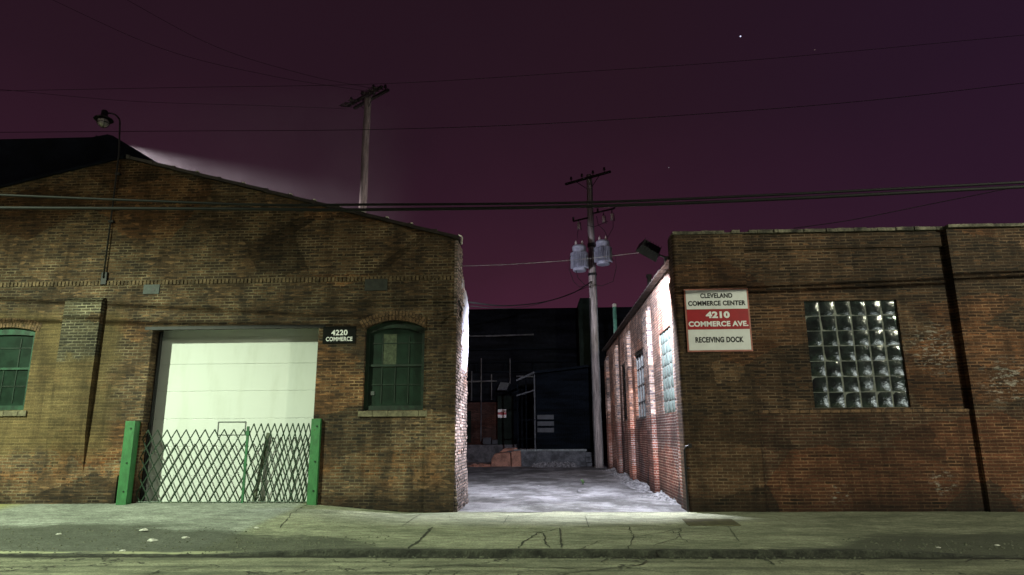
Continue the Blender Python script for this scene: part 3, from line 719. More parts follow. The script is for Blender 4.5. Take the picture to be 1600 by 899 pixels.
# ledge course under the panel
b = MB(); x = 4.60
while x < 8.95:
    l = .2; b.box(x, min(x+l, 8.99), .018+random.uniform(0, .01), .05, 2.00, 2.058); x += l+.012
b.build('ledge_course', M['soldier_dark'], rw)
# ragged coping
def ragged(b, x0, x1, y0, y1, z, h, step=.11):
    x = x0
    while x < x1:
        l = step*random.uniform(.6, 2.6); n = fbm(x, 3, 1, 1.5)
        hh = h*(.80+.15*random.random()) if random.random() > (.22 if n < .05 else .05) else h*.35
        b.box(x, min(x+l-.006, x1), y0+random.uniform(-.015, .015), y1, z, z+hh); x += l
b = MB(); ragged(b, XR+.03, 8.98, -.03, .5, 5.982, .085); ragged(b, 9.0, 30, -.14, .5, 5.992, .075, .5)
b.build('coping', M['rubble_cop'], rw)
b = MB(); b.box(XR+.35, 30, .45, 17, 5.2, 5.35); b.build('roof', M['tar'], rw)
# glass blocks
tw = [0, 0]
def pillow(b, c, w, h, axis, depth, n=5):
    G = []
    for i in range(n+1):
        row = []
        for j in range(n+1):
            u = -1+2*i/n; v = -1+2*j/n; d = depth*(1-u**4)*(1-v**4) + u*tw[0]*.4 + v*tw[1]*.4
            if axis == 'y': row.append(b.b.verts.new((c[0]+u*w/2, c[1]-d, c[2]+v*h/2)))
            else: row.append(b.b.verts.new((c[0]-d, c[1]+u*w/2, c[2]+v*h/2)))
        G.append(row)
    for i in range(n):
        for j in range(n): b.b.faces.new([G[i][j], G[i+1][j], G[i+1][j+1], G[i][j+1]])
def block_window(axis, a0, a1, z0, z1, plane, nx, nz, mat, jx=.034, jz=.014):
    b = MB()
    if axis == 'y': b.box(a0, a1, plane, plane+.09, z0, z1)
    else: b.box(plane, plane+.09, a0, a1, z0, z1)
    o = b.build('block_window', M['grout'], rw)
    b = MB(); w = (a1-a0)/nx; h = (z1-z0)/nz
    for i in range(nx):
        for j in range(nz):
            ca = a0+(i+.5)*w; cz = z0+(j+.5)*h
            tiltx = random.uniform(-.002, .002); tw[0] = random.uniform(-.013, .013); tw[1] = random.uniform(-.013, .013)
            pillow(b, (ca, plane-.004+tiltx, cz) if axis == 'y' else (plane-.004+tiltx, ca, cz), w-jx, h-jz, axis, .012)
    b.build('glass_blocks', mat, o, smooth=True)
    return o
block_window('y', *G1, PW+.05, 6, 7, M['gblock'])
# ---- alley side wall
b = MB(); YB = [.0]; pan_x = XR+.13; GS = (.80, 2.95, 2.08, 4.14); D1 = (5.65, 7.9, 2.05, 4.2); D2 = (9.7, 11.6, 2.05, 4.2); WT = 5.48
def ybox(y0, y1, z0, z1, x0): b.box(x0, XR+.45, y0, y1, z0, z1)
segs = [(.45, GS[0]), (GS[1], D1[0]), (D1[1], D2[0]), (D2[1], 17.2)]
for y0, y1 in segs: ybox(y0, y1, ZB, WT, pan_x)
for Wn in (GS, D1, D2): ybox(Wn[0], Wn[1], ZB, Wn[2], pan_x); ybox(Wn[0], Wn[1], Wn[3], WT, pan_x)
b.box(4.0, 25, 16.9, 17.2, ZB, 5.4)
b.build('side_wall', M['brick_ralley'], rw)
for y0, y1 in ((.452, .70), (4.1, 5.0), (8.55, 9.35), (12.4, 13.2), (16.3, 17.2)):
    b = MB(); b.box(XR, pan_x, y0, y1, ZB, 5.0); b.box(XR+.05, pan_x, y0, y1, 5.0, 5.12); b.build('side_pier', M['brick_quoin'], rw)
block_window('x', *GS, pan_x+.03, 6, 7, M['gblock2'], .02, .02)
for Wn in (D1, D2):
    fr = MB(); fr.box(pan_x+.08, pan_x+.12, Wn[0], Wn[1], Wn[2], Wn[2]+.06); fr.box(pan_x+.08, pan_x+.12, Wn[0], Wn[1], Wn[3]-.06, Wn[3])
    for k in range(5): yy = Wn[0]+(Wn[1]-Wn[0]-.04)*k/4; fr.box(pan_x+.08, pan_x+.11, yy, yy+.04, Wn[2]+.06, Wn[3]-.06)
    for k in (1, 2, 3): zz = Wn[2]+(Wn[3]-Wn[2])*k/4; fr.box(pan_x+.085, pan_x+.105, Wn[0]+.04, Wn[1]-.04, zz-.02, zz+.02)
    o = fr.build('steel_window', M['steel'], rw)
    b = MB(); b.box(pan_x+.11, pan_x+.135, Wn[0]+.002, Wn[1]-.002, Wn[2]+.002, Wn[3]-.002); b.build('pane', M['dglass'], o)
# rounded coping tiles along the alley
b = MB(); y = .3
while y < 17.2:
    prof = [(XR-.06 + .55*(1-math.cos(a))/2, WT + .13*math.sin(a)) for a in [math.pi*i/8 for i in range(9)]]
    b.prism(prof, y, y+.40, 'y') if False else None
    n0 = [(p[0], y, p[1]) for p in prof]; sc_ = 1.12
    A = [b.b.verts.new(p) for p in n0]; B = [b.b.verts.new((XR-.06+(p[0]-XR+.06)*1.0-.02, y+.42, WT+(p[1]-WT)*1.35-.0)) for p in prof]
    for i in range(8): b.b.faces.new([A[i], A[i+1], B[i+1], B[i]])
    b.b.faces.new(A); b.b.faces.new(B[::-1]); b.b.faces.new([A[0], B[0], B[-1], A[-1]])
    y += .45
b.build('side_coping', M['cop'], rw)
b = MB(); b.tube([(XR+.7, 7.4, 5.3), (XR+.7, 7.4, 6.75)], .07, 10); b.tube([(XR+.7, 7.4, 6.75), (XR+.7, 7.4, 6.85)], .10, 10)
tag(b.build('roof_vent', M['iron']), 'black vent stack poking above the alley coping of the right building', 'vent')
# ---- 4210 sign
s = thing('dock_sign', 'large white and red 4210 COMMERCE AVE. receiving dock sign on the corner pier', 'sign', (3.865, -.03, 4.01))
b = MB(); b.box(3.165, 4.565, -.030, -.002, 3.315, 4.712); b.build('panel', M['sign_edge'], s, bevel=.002)
b = MB(); b.box(3.20, 4.53, -.033, -.0305, 4.255, 4.680); b.box(3.20, 4.53, -.033, -.0305, 3.350, 3.800); b.build('white_bands', M['white_sign'], s)
b = MB(); b.box(3.20, 4.53, -.033, -.0305, 3.806, 4.249); b.build('red_band', M['red_sign'], s)
for st, z, wd, ht, mt, bo in (('CLEVELAND', 4.555, .70, .112, 'black_ink', .042), ('COMMERCE CENTER', 4.385, 1.25, .112, 'black_ink', .042), ('4210', 4.125, .52, .150, 'white_ink', .055),
                              ('COMMERCE AVE.', 3.925, 1.29, .120, 'white_ink', .045), ('RECEIVING DOCK', 3.575, 1.04, .125, 'black_ink', .042)):
    text(st, 3.865, z, -.036, wd, ht, M[mt], s, bo)
# ---- conduit at the corner
b = MB(); b.tube([(XR-.01, -.03, .0), (XR-.01, -.03, 1.25), (XR+.02, -.04, 1.32), (XR+.12, -.03, 1.34)], .022, 8)
cd_ = thing('corner_conduit', 'thin iron conduit rising from the pavement at the alley corner', 'conduit', (XR, -.03, 0))
b.build('conduit', M['iron'], cd_, smooth=True)
b = MB(); b.box(XR-.03, XR+.07, -.045, .0, .86, .89); b.build('conduit_clip', M['iron'], cd_)
b = MB(); b.box(XR+.08, XR+.15, -.055, 0, 1.30, 1.38); b.build('outlet_box', M['iron'], cd_)
# ---- floodlight
fl = thing('floodlight', 'black box floodlight leaning out from the top of the alley corner', 'floodlight', (2.9, .45, 5.55))
ctr = Vector((2.56, .55, 5.80)); ax = (Vector((-.6, 7.2, 0)) - Vector((2.38, .62, 5.66))).normalized()
rt = Vector((.85, .05, -.50)).normalized(); dn = Vector((-.30, .80, -.50)).normalized(); bk = rt.cross(dn).normalized(); dn = bk.cross(rt)
def obox(b, c, a, u, v, la, lu, lv, taper=1.):
    vs_ = []
    for sa in (-1, 1):
        k = taper if sa < 0 else 1.
        for su, sv in ((-1,-1),(1,-1),(1,1),(-1,1)): vs_.append(b.b.verts.new(c + a*la/2*sa + u*lu/2*su*k + v*lv/2*sv*k))
    for f in ((0,1,2,3),(7,6,5,4),(0,4,5,1),(1,5,6,2),(2,6,7,3),(3,7,4,0)): b.b.faces.new([vs_[i] for i in f])
b = MB(); obox(b, ctr, dn, rt, bk, .22, .54, .32, .80)
for k in range(-3, 4): obox(b, ctr + rt*.07*k - dn*.09, dn, rt, bk, .10, .012, .30)
b.build('housing', M['iron'], fl)
b = MB(); obox(b, ctr+dn*.104, dn, rt, bk, .012, .50, .30)
t = NT('floodlight_lens'); t.p.inputs['Emission Color'].default_value = (.80, .82, 1, 1); t.p.inputs['Emission Strength'].default_value = 12
b.build('lens', t.done((.8, .8, .85), .3), fl)
b = MB(); b.tube([ctr+rt*.26, (2.90, .50, 5.60), (3.02, .50, 5.50)], .022, 8); b.box(2.88, 3.02, .42, .58, 5.50, 5.60); b.build('bracket', M['steel'], fl)
yf_ = thing('yard_floodlight', 'floodlight on a thin mast behind the left roof ridge throwing a beam', 'floodlight', (yl.x, yl.y, 0))
b = MB(); b.tube([(yl.x-.30, yl.y, -.1), (yl.x-.30, yl.y, yl.z-.05)], .07, 8); b.build('mast', M['iron'], yf_)
b = MB(); ax_ = Vector((12, 0, -5.6)).normalized(); b.bar(yl-ax_*.34, yl-ax_*.14, .30, .26, up=(0, 1, 0)); b.build('housing', M['iron'], yf_, bevel=.01)
# ---- green pipe
b = MB(); pz = 3.95; yy = 14.3; p = atY(960, 480, yy); q = atY(962, 590, yy)
b.tube([(p.x, yy, p.z), (p.x, yy, q.z+.2)], .085, 10); b.tube([(p.x, yy, q.z+.2), (p.x, yy, q.z+.05), (p.x+.05, yy, q.z-.05), (p.x+.25, yy, q.z-.12)], .10, 10)
gp = tag(b.build('green_pipe', M['pipe_green'], smooth=True), 'pale green vertical vent pipe behind the utility pole in the alley', 'pipe')
b = MB(); b.tube([(p.x, yy, p.z+.001), (p.x, yy, p.z+.14)], .09, 10); b.build('pipe_cap', M['scrap'], gp)

# ================================================================ UTILITY POLES
def pole(name, x, y, z1, r0, r1, arm, armlen, label, nins, double):
    u = thing(name, label, 'utility pole', (x, y, 0), 'wooden utility poles behind the buildings')
    b = MB(); n = 40; b.tube([(x+.01*math.sin(i*.7), y, z1*i/n) for i in range(n+1)], r0, 14, r1); b.build('pole', M['wood'], u, smooth=True)
    a = Vector(arm).normalized(); c = Vector((x, y, z1-.22)); 
    for s_ in ((-1, 1) if double else (-1,)):
        off = Vector((-a.y, a.x, 0))*(.17*s_)
        b = MB(); b.bar(c+off-a*armlen/2, c+off+a*armlen/2, .12, .10, up=(0, 0, 1)); b.build('crossarm', M['wood_dark'], u)
    for s_ in (-1, 1):
        off = Vector((-a.y, a.x, 0))*(-.17)
        b = MB(); b.tube([c+off+a*.75*s_, Vector((x, y, z1-.85))], .018, 6); b.build('brace', M['iron'], u)
    for i in range(nins):
        f = -.5+(i+.5)/nins*1.0; off = Vector((-a.y, a.x, 0))*(-.17 if i % 2 == 0 or not double else .17)
        pz = c+off+a*armlen*f*.98
        b = MB(); b.lathe([(.02, 0), (.02, .12), (.07, .13), (.075, .17), (.045, .19), (.06, .22), (.05, .27), (.01, .29)], pz+Vector((0, 0, .05)), 10)
        b.build('insulator', M['porc_dark'], u, smooth=True)
    return u, a, c
pole('utility_pole', -7.61, 12.0, 16.55, .20, .15, (1.7, -1.35, 0), 2.5, 'tall bare utility pole rising behind the left warehouse roof', 6, True)
# dead-end clamps on the double arm
a = Vector((1.7, -1.35, 0)).normalized()
for i, f in enumerate((-.48, -.36, -.2, .2, .34, .46)):
    c = Vector((-7.61, 12, 16.30))+a*2.5*f; b = MB()
    for k in range(4): b.lathe([(.03, 0), (.075, .02), (.075, .05), (.03, .07)], c+Vector((-.20-.085*k, -.12-.02*k, 0)), 8, Matrix.Rotation(R(90), 3, 'Y'))
    b.tube([c, c+Vector((-.55, -.2, 0))], .018, 6)
    o = b.build('dead_end_insulator', M['porc_dark'], [k for k in bpy.data.objects if k.name == 'utility_pole'][0])
u2, a2, c2 = pole('utility_pole', 2.62, 18.0, 14.85, .23, .15, (2.1, -1.5, 0), 2.75, 'utility pole with two transformers standing in the alley mouth', 4, False)
b = MB(); b.tube([(2.62+.17, 17.86, .1), (2.62+.165, 17.86, 8), (2.60+.13, 17.87, 14.4)], .022, 6); b.build('ground_conduit', M['steel'], u2)
b = MB(); b.tube([(2.42, 17.83, .1), (2.42, 17.83, 8.2)], .028, 6); b.build('cable_riser', M['iron'], u2)
# transformers
def transformer(x, y, z, r, h, label):
    t_ = thing('transformer', label, 'transformer', (x, y, z), 'grey can transformers on the alley pole')
    b = MB(); b.lathe([(r*.9, 0), (r, .04), (r, h*.86), (r*1.04, h*.87), (r*1.04, h*.91), (r*.9, h*.97), (r*.3, h), (.02, h)], (x, y, z), 24); b.build('tank', M['trans'], t_, smooth=False, bevel=.01)
    b = MB()
    for k in range(16):
        a = math.pi*.95+k*math.pi*1.0/15+.05*0; aa = -math.pi + k*math.pi/15
        p = Vector((x+math.cos(aa)*(r+.05), y+math.sin(aa)*(r+.05), z+h*.10)); b.bar(p, p+Vector((0, 0, h*.58)), .02, .12, up=(math.cos(aa), math.sin(aa), 0))
    b.build('cooling_fins', M['trans'], t_)
    for hz in (.70, .2): b = MB(); b.box(x-.09, x+.09, y+r-.02, 17.86, z+h*hz, z+h*(hz+.06)); b.build('hanger', M['iron'], t_)
    for s_ in (-.45, .45):
        b = MB(); b.lathe([(.05, 0), (.05, .04), (.08, .05), (.045, .09), (.075, .11), (.04, .15), (.065, .17), (.03, .22), (.02, .27)], (x+r*s_, y-.05, z+h*.97), 10); b.build('bushing', M['porc'], t_, smooth=True)
    return t_
tl = atY(906, 424, 17.4); tr = atY(943, 414, 17.4)
transformer(tl.x, 17.42, tl.z, .34, 1.36, 'left grey transformer can hanging slightly lower on the alley pole')
transformer(tr.x, 17.42, tr.z, .34, 1.28, 'right grey transformer can hanging slightly higher on the alley pole')
# fuse cutouts on side brackets
for px, py, lab in ((904, 352, 'pale fuse cutout left of the alley pole above the left transformer'), (943, 342, 'pale fuse cutout on the right bracket nearer to the alley pole'), (956, 338, 'pale fuse cutout at the outer end of the right bracket')):
    p = atY(px, py, 17.5); c = thing('fuse_cutout', lab, 'fuse cutout', p, 'fuse cutouts on the alley pole')
    b = MB(); b.lathe([(.05, -.22), (.08, -.18), (.055, -.14), (.085, -.10), (.055, -.05), (.085, 0), (.055, .05), (.08, .10), (.03, .16)], p, 10); b.build('insulator', M['porc'], c, smooth=True)
    b = MB(); b.tube([p+Vector((.09, -.02, .15)), p+Vector((.13, -.02, -.28))], .02, 6); b.tube([p+Vector((0, 0, .14)), p+Vector((.02, 0, .32))], .03, 6); b.build('fuse_tube', M['wood_dark'], c)
b = MB(); p = atY(896, 346, 17.7); q = atY(921, 340, 17.95); b.bar(p, q, .07, .07); b.tube([p, p+Vector((-.0, 0, .22))], .05, 6); b.build('cutout_bracket', M['wood_dark'], u2)
b = MB(); p = atY(921, 335, 17.95); q = atY(960, 326, 17.6); b.bar(p, q, .07, .07); b.tube([q, q+Vector((0, 0, .22))], .05, 6); p3 = atY(934, 332, 17.8); b.tube([p3, p3+Vector((0, 0, .2))], .05, 6); b.build('cutout_bracket', M['wood_dark'], u2)
b = MB()
for pts in ([(897, 388), (890, 405), (889, 420), (896, 440), (906, 449), (920, 446)], [(949, 392), (961, 400), (963, 418), (958, 440), (940, 447), (929, 445)], [(900, 422), (903, 434), (915, 447)],
            [(932, 338), (935, 352), (944, 360), (950, 372)], [(958, 343), (958, 356), (948, 374)], [(904, 357), (902, 366), (903, 374)], [(917, 352), (928, 355), (950, 346)], [(925, 392), (940, 395), (960, 408)]):
    b.tube([atY(*p, 17.3) for p in pts], .014, 5)
b.build('jumper_wires', M['cable'], u2)
for za, zb, rr in ((9.4, 9.52, .225), (10.9, 11.1, .21)): b = MB(); b.tube([(2.62, 18, za), (2.62, 18, zb)], rr, 12); b.build('pole_band', M['iron'], u2)

# ================================================================ CABLES
def smooth_pts(P, n=14):
    P = [Vector(p) for p in P]; Q = [P[0]*2-P[1]] + P + [P[-1]*2-P[-2]]; out_ = []
    for i in range(1, len(Q)-2):
        for k in range(n):
            t_ = k/n; a, b_, c, d = Q[i-1], Q[i], Q[i+1], Q[i+2]
            out_.append(.5*((2*b_)+(c-a)*t_+(2*a-5*b_+4*c-d)*t_*t_+(3*b_-a-3*c+d)*t_**3))
    return out_ + [P[-1]]
def cable(pix, y, r, label, mat='cable', group='overhead cables', wob=0., ext=True):
    P = [atY(p[0], p[1], y if len(p) < 3 else p[2]) for p in pix]
    if ext: P = [P[0]+(P[0]-P[1]).normalized()*6] + P + [P[-1]+(P[-1]-P[-2]).normalized()*6]
    pts = smooth_pts(P)
    b = MB(); b.tube(pts, r, 6); o = b.build('cable', M[mat], smooth=True); tag(o, label, 'cable', group); return pts
cable([(0, 305), (200, 313), (400, 320), (560, 320), (900, 317), (1200, 305), (1600, 285)], -3.0, .024, 'upper of the two thick black cables crossing in front of both roofs')
cable([(0, 325), (200, 326), (400, 327), (560, 328), (900, 323), (1200, 312), (1600, 292)], -3.0, .030, 'lower of the two thick black cables crossing in front of both roofs')
cable([(280, 205), (560, 203), (820, 195), (1100, 178), (1350, 158), (1600, 130)], 3.0, .008, 'thin dark wire crossing the sky behind the bare pole shaft')
cable([(280, 137), (600, 131), (900, 113), (1200, 92), (1600, 55)], 3.0, .006, 'topmost thin faint wire crossing the whole sky')
cable([(60, -10), (250, 75), (420, 118), (575, 143, 11.2)], 11.5, .008, 'faint wire falling from the top left to the bare pole', ext=False)
cable([(180, -10), (330, 70), (470, 115), (590, 140, 11.0)], 11.0, .008, 'second faint wire falling from the top to the bare pole', ext=False)
cable([(0, 140), (200, 158), (400, 165), (541, 170, 12.6)], 12.6, .008, 'low faint wire reaching the left end of the bare pole crossarm', ext=False)
cable([(722, 416, 1.0), (800, 413, .95), (900, 406, .85), (1000, 395, .6)], 1.0, .008, 'pale thin service cable strung across the alley to the floodlight', 'cable_pale', ext=False)
cable([(727, 472, 3), (790, 478, 10), (850, 472, 14), (895, 458, 16.5), (925, 440, 17.8)], 17, .026, 'dark drooping cable from the alley pole to the left warehouse', ext=False)
cable([(725, 478, 3), (800, 482, 9), (860, 470, 14), (925, 446, 17.8)], 17, .012, 'thin drooping wire just below the dark cable in the alley', ext=False)
cable([(1240, 357, 4), (1330, 344, 3.6), (1450, 320, 3), (1600, 290, 2)], 4, .010, 'thin wire climbing to the right above the depot roof', ext=False)
# drop wires that leave shadows over the left facade
cable([(0, 380), (80, 386), (180, 372), (240, 352)], -2.4, .010, 'faint thin drop wire in front of the left gable wall', 'plate2') if False else None

# ================================================================ BACK OF THE YARD
bb = thing('rear_building', 'tall dark building closing the yard behind the alley', 'building', (-2, 26, 0))
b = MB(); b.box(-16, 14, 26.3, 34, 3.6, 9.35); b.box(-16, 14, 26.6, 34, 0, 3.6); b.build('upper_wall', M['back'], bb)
b = MB(); b.box(-16, -2.75, 26.2, 26.59, .98, 3.5); b.build('lower_wall', M['brick_back'], bb)
b = MB(); b.box(-16, -1.6, 25.2, 26.19, -.1, .98); b.build('rear_dock', M['concrete'], bb)
b = MB(); b.box(-2.74, -1.80, 25.6, 26.29, .98, 3.85); b.build('column', M['back_green'], bb)
b = MB()
for z in (5.9, 5.3, 6.7): b.box(-16, 4, 26.0, 26.29, z, z+.10)
for x in (-6, -4.2, -2.4, -.6, 1.2): b.box(x, x+.1, 26.05, 26.28, 5.42, 5.88)
b.build('canopy_girders', M['shed'], bb)
b = MB(); b.tube([(-4.35, 25.9, 3.6), (-4.35, 25.9, 5.4)], .05, 6); b.build('downpipe', M['louver'], bb)
p = atY(903, 466, 23.5); q = atY(926, 466, 23.5)
b = MB(); b.prism([(p.x, 0), (p.x, p.z-.3), (p.x+.12, p.z), (q.x+.1, p.z), (q.x+.1, 0)], 23.5, 25.0); tag(b.build('chimney', M['back_green']), 'square dark green chimney block standing behind the alley pole', 'chimney')
rs = thing('notice_sign', 'tiny red and white notice board on the rear column', 'sign', (-2.45, 25.5, 3.0))
p = atY(778, 640, 25.5); q = atY(791, 653, 25.5)
b = MB(); b.box(p.x, q.x, 25.5, 25.53, q.z, p.z); b.build('panel', M['white_sign'], rs)
b = MB(); h = p.z-q.z; b.box(p.x, q.x, 25.485, 25.499, q.z+h*.36, q.z+h*.66); b.build('red_band', M['red_sign'], rs)
for k, (px, y0, y1) in enumerate(((752, 560, 690), (768, 585, 625), (797, 560, 600))):
    b = MB(); p = atY(px, y0, 25.95); q = atY(px, y1, 25.95); b.tube([(p.x, 25.95, p.z), (p.x, 25.95, q.z)], .035, 6); b.build('conduit', M['concrete'], bb)
b = MB(); p = atY(786, 605, 25.7); b.prism([(p.x-.35, p.z-.22), (p.x+.25, p.z-.22), (p.x+.42, p.z+.20), (p.x-.12, p.z+.25)], 25.2, 25.9); b.build('wall_heater', M['louver'], bb)
for zz, xa, xb in ((4.75, -16, -2.8), (7.6, -6, -.5), (5.05, -1.6, 1.5)): b = MB(); b.tube([(xa, 25.9, zz), ((xa+xb)/2, 25.9, zz-.04), (xb, 25.9, zz+.02)], .05, 6); b.build('pipe_run', M['concrete'], bb)
b = MB(); b.box(-5.6, -4.4, 26.17, 26.2, 1.1, 3.0); b.build('rear_door', M['back_green'], bb)
for k, (x, zz, a) in enumerate(((-3.6, 1.0, .5), (-3.05, 1.0, .34))): b = MB(); b.box(x, x+a, 25.3, 25.3+a, zz, zz+a*.8); tag(b.build('crate', M['louver'], bevel=.02), ('larger' if k == 0 else 'smaller')+' of two dark crates standing on the rear dock', 'crate', 'crates on the rear dock')
# loading dock with its steel shed
ld = thing('loading_dock', 'low grey concrete loading dock at the end of the alley', 'loading dock', (.6, 19.6, 0))
b = MB(); b.box(-1.45, 2.1, 19.4, 22.5, -.1, .82); b.build('platform', M['concrete'], ld, bevel=.03)
b = MB(); b.box(-1.5, 2.15, 19.36, 19.42, .74, .84); b.build('edge_angle', M['steel'], ld)
for k in range(3):
    b = MB(); b.box(2.12, 2.72, 19.45+.22*k, 19.9, -.05+.25*k, .18+.25*k); b.build('step', M['concrete'], ld)
sh = thing('dock_shed', 'black steel shed with slanting roof standing on the loading dock', 'shed', (1, 20, .82))
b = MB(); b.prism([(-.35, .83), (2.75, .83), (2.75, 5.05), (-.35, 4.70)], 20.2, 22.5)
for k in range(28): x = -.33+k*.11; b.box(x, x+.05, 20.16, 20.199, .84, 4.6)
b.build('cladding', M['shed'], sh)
b = MB(); b.prism([(-.5, 4.64), (2.95, 5.02), (2.95, 5.14), (-.5, 4.76)], 19.7, 22.6); b.build('roof', M['shed'], sh)
b = MB(); p = atY(833, 600, 20.1); q = atY(862, 665, 20.1)
for k in range(3): z = 2.55-.33*k; b.box(-.30, .55, 20.09, 20.158, z-.22, z)
b.build('louver', M['louver'], sh)
for x in (-1.30, -.86, -.42):
    b = MB(); b.box(x-.035, x+.035, 19.72, 19.79, .83, 4.3+(x+1.3)*.35); b.build('post', M['shed'] if x < -.5 else M['louver'], sh)
b = MB(); b.bar((-1.36, 19.70, 4.30), (-.40, 19.70, 4.72), .09, .07); b.build('top_rail', M['concrete'], sh)
b = MB(); b.bar((-1.36, 19.70, 3.52), (-.42, 19.70, 3.80), .07, .06); b.build('lower_rail', M['concrete'], sh)
for z in (1.35, 2.3): b = MB(); b.bar((-1.3, 19.70, z), (-.4, 19.70, z), .05, .04); b.build('guard_rail', M['shed'], sh)
b = MB(); b.prism([(-2.62, -.1), (-1.12, -.1), (-1.10, .72), (-1.55, .80), (-1.75, .66), (-2.30, .84), (-2.60, .62)], 19.2, 20.1); b.build('x', M['orange_block']) if False else None
b = MB(); b.prism([(-2.66, -.1), (-1.62, -.1), (-1.68, .70), (-2.45, .64), (-2.62, .40)], 19.35, 20.2); b.prism([(-1.60, -.1), (-1.12, -.1), (-1.14, .80), (-1.62, .74)], 19.15, 20.3); b.prism([(-2.3, .66), (-1.3, .82), (-1.28, .92), (-2.0, .88)], 19.8, 20.4)
tag(b.build('concrete_block', M['orange_block'], bevel=.04), 'broken concrete block at the left end of the loading dock, reddish glow in its colour', 'concrete block')
b = MB(); p = atY(954, 600, 17.6); q = atY(962, 664, 17.6); b.box(p.x, q.x+.15, 17.3, 17.6, q.z, p.z+.1)
tag(b.build('red_glow_brick', M['dark_red']), 'red brick patch just right of the alley pole, reddish glow in its colour', 'panel')

# ================================================================ RUBBLE, ICE, LITTER
def heap(x0, x1, y0, y1, nx, ny, hf, name, mat):
    b = MB(); b.grid(x0, x1, nx, y0, y1, ny, hf); return b.build(name, mat)
def hf(x, y):
    w_ = .55+.35*fbm(2, y, 0, .6); d = (x-(3.1-w_-.15))/(w_+.1); d = max(0, min(1, d)); e = max(0, min(1, (y-1.0)/1.2))*max(0, min(1, (17-y)/1.5))
    return -.03 + e*(d**.8)*(.06+.09*max(0, fbm(1, y, 4, .7)+.3)) + e*d*(.06*fbm(x, y, 2, 4)+.05*fbm(x, y, 9, 11))
o = heap(1.9, 3.12, .9, 17, 44, 420, hf, 'ice_bank', M['snow']); tag(o, 'dirty crusted ice and rubble banked along the alley wall', 'ice bank', kind='stuff')
def hf2(x, y):
    d = 1-((x-.55)/1.25)**2-((y-18.95)/.55)**2; d = max(0, d)
    return -.03+.30*d**.6*(.6+.7*abs(fbm(x, y, 3, 2.5)))+.10*fbm(x, y, 5, 7)*min(1, d*3)
o = heap(-.8, 1.9, 18.3, 19.38, 80, 40, hf2, 'ice_heap', M['snow']); tag(o, 'small heap of dirty ice against the loading dock', 'ice heap')
def hf3(x, y):
    d = 1-((x+3.1)/.75)**2-((y-19.6)/.5)**2; d = max(0, d)
    return -.03+.22*d**.6*(.5+.8*abs(fbm(x, y, 3, 2.5)))+.06*fbm(x, y, 5, 8)*min(1, d*3)
o = heap(-3.9, -2.3, 19.0, 20.2, 50, 40, hf3, 'rubble_heap', M['orange_block']); tag(o, 'low heap of reddish rubble left of the broken concrete block', 'rubble heap')
def chunk(px, py, z, sx_, sy_, sz_, mat, name, label, cat, grp, gz=None):
    p = atZ(px, py, z); b = MB(); n = 9
    prof = [(.3, 0), (1, .15), (.9, .6), (.45, 1.)]; rings = []
    for r, h in prof:
        rings.append([b.b.verts.new((p.x+sx_*r*math.cos(2*math.pi*k/n)*(.7+.5*random.random()), p.y+sy_*r*math.sin(2*math.pi*k/n)*(.7+.5*random.random()), z-.004+sz_*h*(.8+.4*random.random()))) for k in range(n)])
    for a, c in zip(rings, rings[1:]):
        for k in range(n): b.b.faces.new([a[k], a[(k+1) % n], c[(k+1) % n], c[k]])
    b.b.faces.new(rings[0][::-1]); b.b.faces.new(rings[-1])
    tag(b.build(name, mat), label, cat, grp)
gz = lambda px, py: walk_z(*atZ(px, py, 0).xy)
for px, py, a, label in [(92, 835, .05, 'pale paper scrap on the dark verge, leftmost of the larger scraps'), (95, 846, .025, 'tiny pale scrap just below the leftmost scrap'), (225, 829, .07, 'flat pale scrap at the top edge of the dark verge left of the door centre'),
                  (238, 846, .09, 'largest white scrap lying in the dark verge below the gate'), (184, 859, .04, 'small white scrap near the sunken kerb at left'), (191, 862, .06, 'white scrap resting on the pale sunken kerb line'),
                  (401, 825, .045, 'white scrap on the apron in front of the gate post'), (290, 841, .07, 'thin pale scrap right of the largest scrap'), (1558, 853, .045, 'white scrap in the dark verge near the right edge'), (1466, 856, .035, 'faint pale scrap in the dark verge below the depot')]:
    chunk(px, py, gz(px, py)+.004, a, a*.7, a*.45, M['scrap'], 'litter_scrap', label, 'litter', 'pale scraps on the verge')
chunk(703, 865, -.09, .10, .06, .05, M['stone_bit'], 'loose_stone', 'flat yellowish stone in the gutter below the alley', 'stone', None)
for px, py, a, lab in ((843, 760, .05, 'small pale stone in the middle of the lit alley floor'), (905, 768, .06, 'pale ice lump on the bright part of the alley floor'), (770, 778, .04, 'little stone on the alley floor near the left corner')):
    chunk(px, py, .02, a, a, a*.6, M['snow'], 'alley_stone', lab, 'stone', 'stones on the alley floor')
wd = thing('weed', 'small green weed growing from the alley floor', 'weed', atZ(911, 757, .01)); p = atZ(911, 757, .01); b = MB()
for k in range(14):
    a = k*2.4; l = random.uniform(.08, .16); d = Vector((math.cos(a), math.sin(a), 0)); q0 = p+d*.01; q1 = p+d*l*.5+Vector((0, 0, l)); q2 = p+d*l*.95+Vector((0, 0, l*.75)); s_ = Vector((-d.y, d.x, 0))*.014
    v = [b.b.verts.new(x) for x in (q0-s_*.4, q0+s_*.4, q1+s_, q1-s_)]; b.b.faces.new(v); v2 = b.b.verts.new(q2); b.b.faces.new([v[3], v[2], v2])
b.build('leaves', M['leaf'], wd)
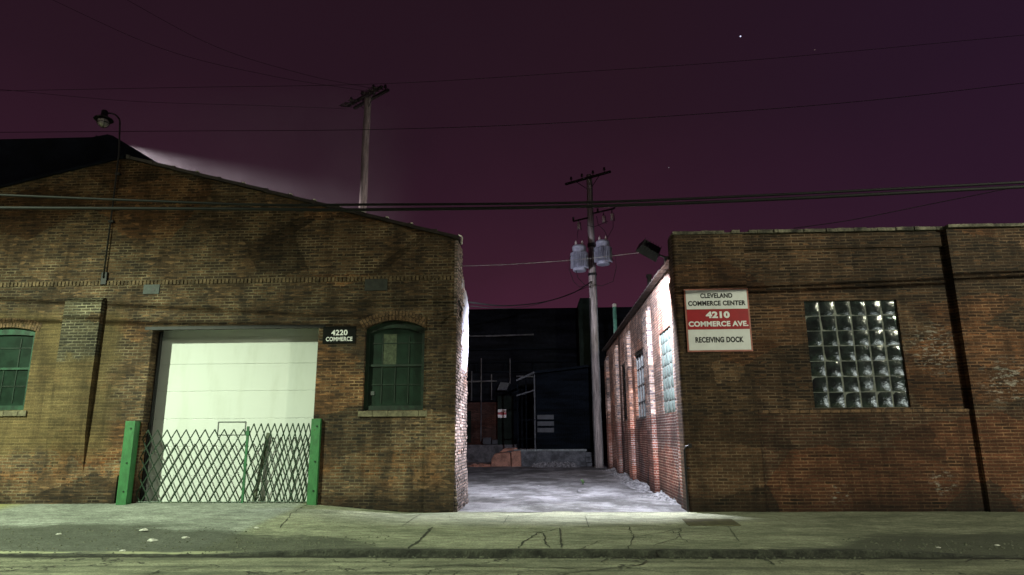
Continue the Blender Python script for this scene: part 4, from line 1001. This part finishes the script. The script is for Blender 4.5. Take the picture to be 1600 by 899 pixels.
# ---- pebbles: grit along the gutter and verge
b = MB()
for i in range(1500):
    x = random.uniform(-13, 13)
    if x < -2.5 or x > 4.5: y = random.uniform(KY, -2.6 if x < -5 else -3.3); z = walk_z(x, y)
    elif random.random() < .5: y = KY+random.uniform(-.28, -.06); z = -.09
    else: continue
    a = random.uniform(.006, .020); v = [b.b.verts.new((x+dx*a*random.uniform(.6, 1.3), y+dy*a*random.uniform(.6, 1.3), z+dz*a)) for dx, dy, dz in ((-1, -1, 0), (1, -1, 0), (1, 1, 0), (-1, 1, 0), (0, 0, 1.1))]
    for f in ((0, 1, 4), (1, 2, 4), (2, 3, 4), (3, 0, 4)): b.b.faces.new([v[k] for k in f])
tag(b.build('grit', M['stone_bit']), 'loose grit scattered over the dark verge and gutter', 'grit', kind='stuff')

# ================================================================ MIST and STARS
t = NT('thin_mist'); t.t.nodes.remove(t.p); v = t.n('ShaderNodeVolumePrincipled'); v.inputs['Color'].default_value = (.9, .9, .95, 1); t.l(t.math('MULTIPLY', t.ramp(t.xyz()[0], -4.6, -8.5), t.ramp(t.noise(.35, 3, .6), .3, .7, .016, .034)), v.inputs['Density'])
t.l(v.outputs[0], t.t.nodes['Material Output'].inputs['Volume'])
b = MB(); b.box(-22, -4.5, 10.6, 14.0, 8.0, 16.5); o = b.build('mist', t.m); tag(o, 'thin mist behind the left roof catching a yard light beam', 'mist', kind='stuff')
def star(px, py, r, e, c, label):
    d = ray(px, py).normalized(); b = MB(); p = CAM + d*900
    bmesh.ops.create_icosphere(b.b, subdivisions=1, radius=r, matrix=Matrix.Translation(p))
    t = NT('starlight'); t.p.inputs['Emission Color'].default_value = (*c, 1); t.p.inputs['Emission Strength'].default_value = e
    tag(b.build('star', t.done((0, 0, 0), 1)), label, 'star', 'stars in the night sky')
star(1157, 57, 1.0, 1.3, (.75, .75, 1), 'brightest blue white star high above the depot')
star(1273, 78, .8, .12, (.9, .6, .6), 'very faint reddish star right of the brightest star')
star(1045, 262, .8, .16, (.9, .8, .9), 'faint star above the floodlight')
star(1090, 310, .8, .12, (.9, .8, .9), 'faint low star just above the twin cables')
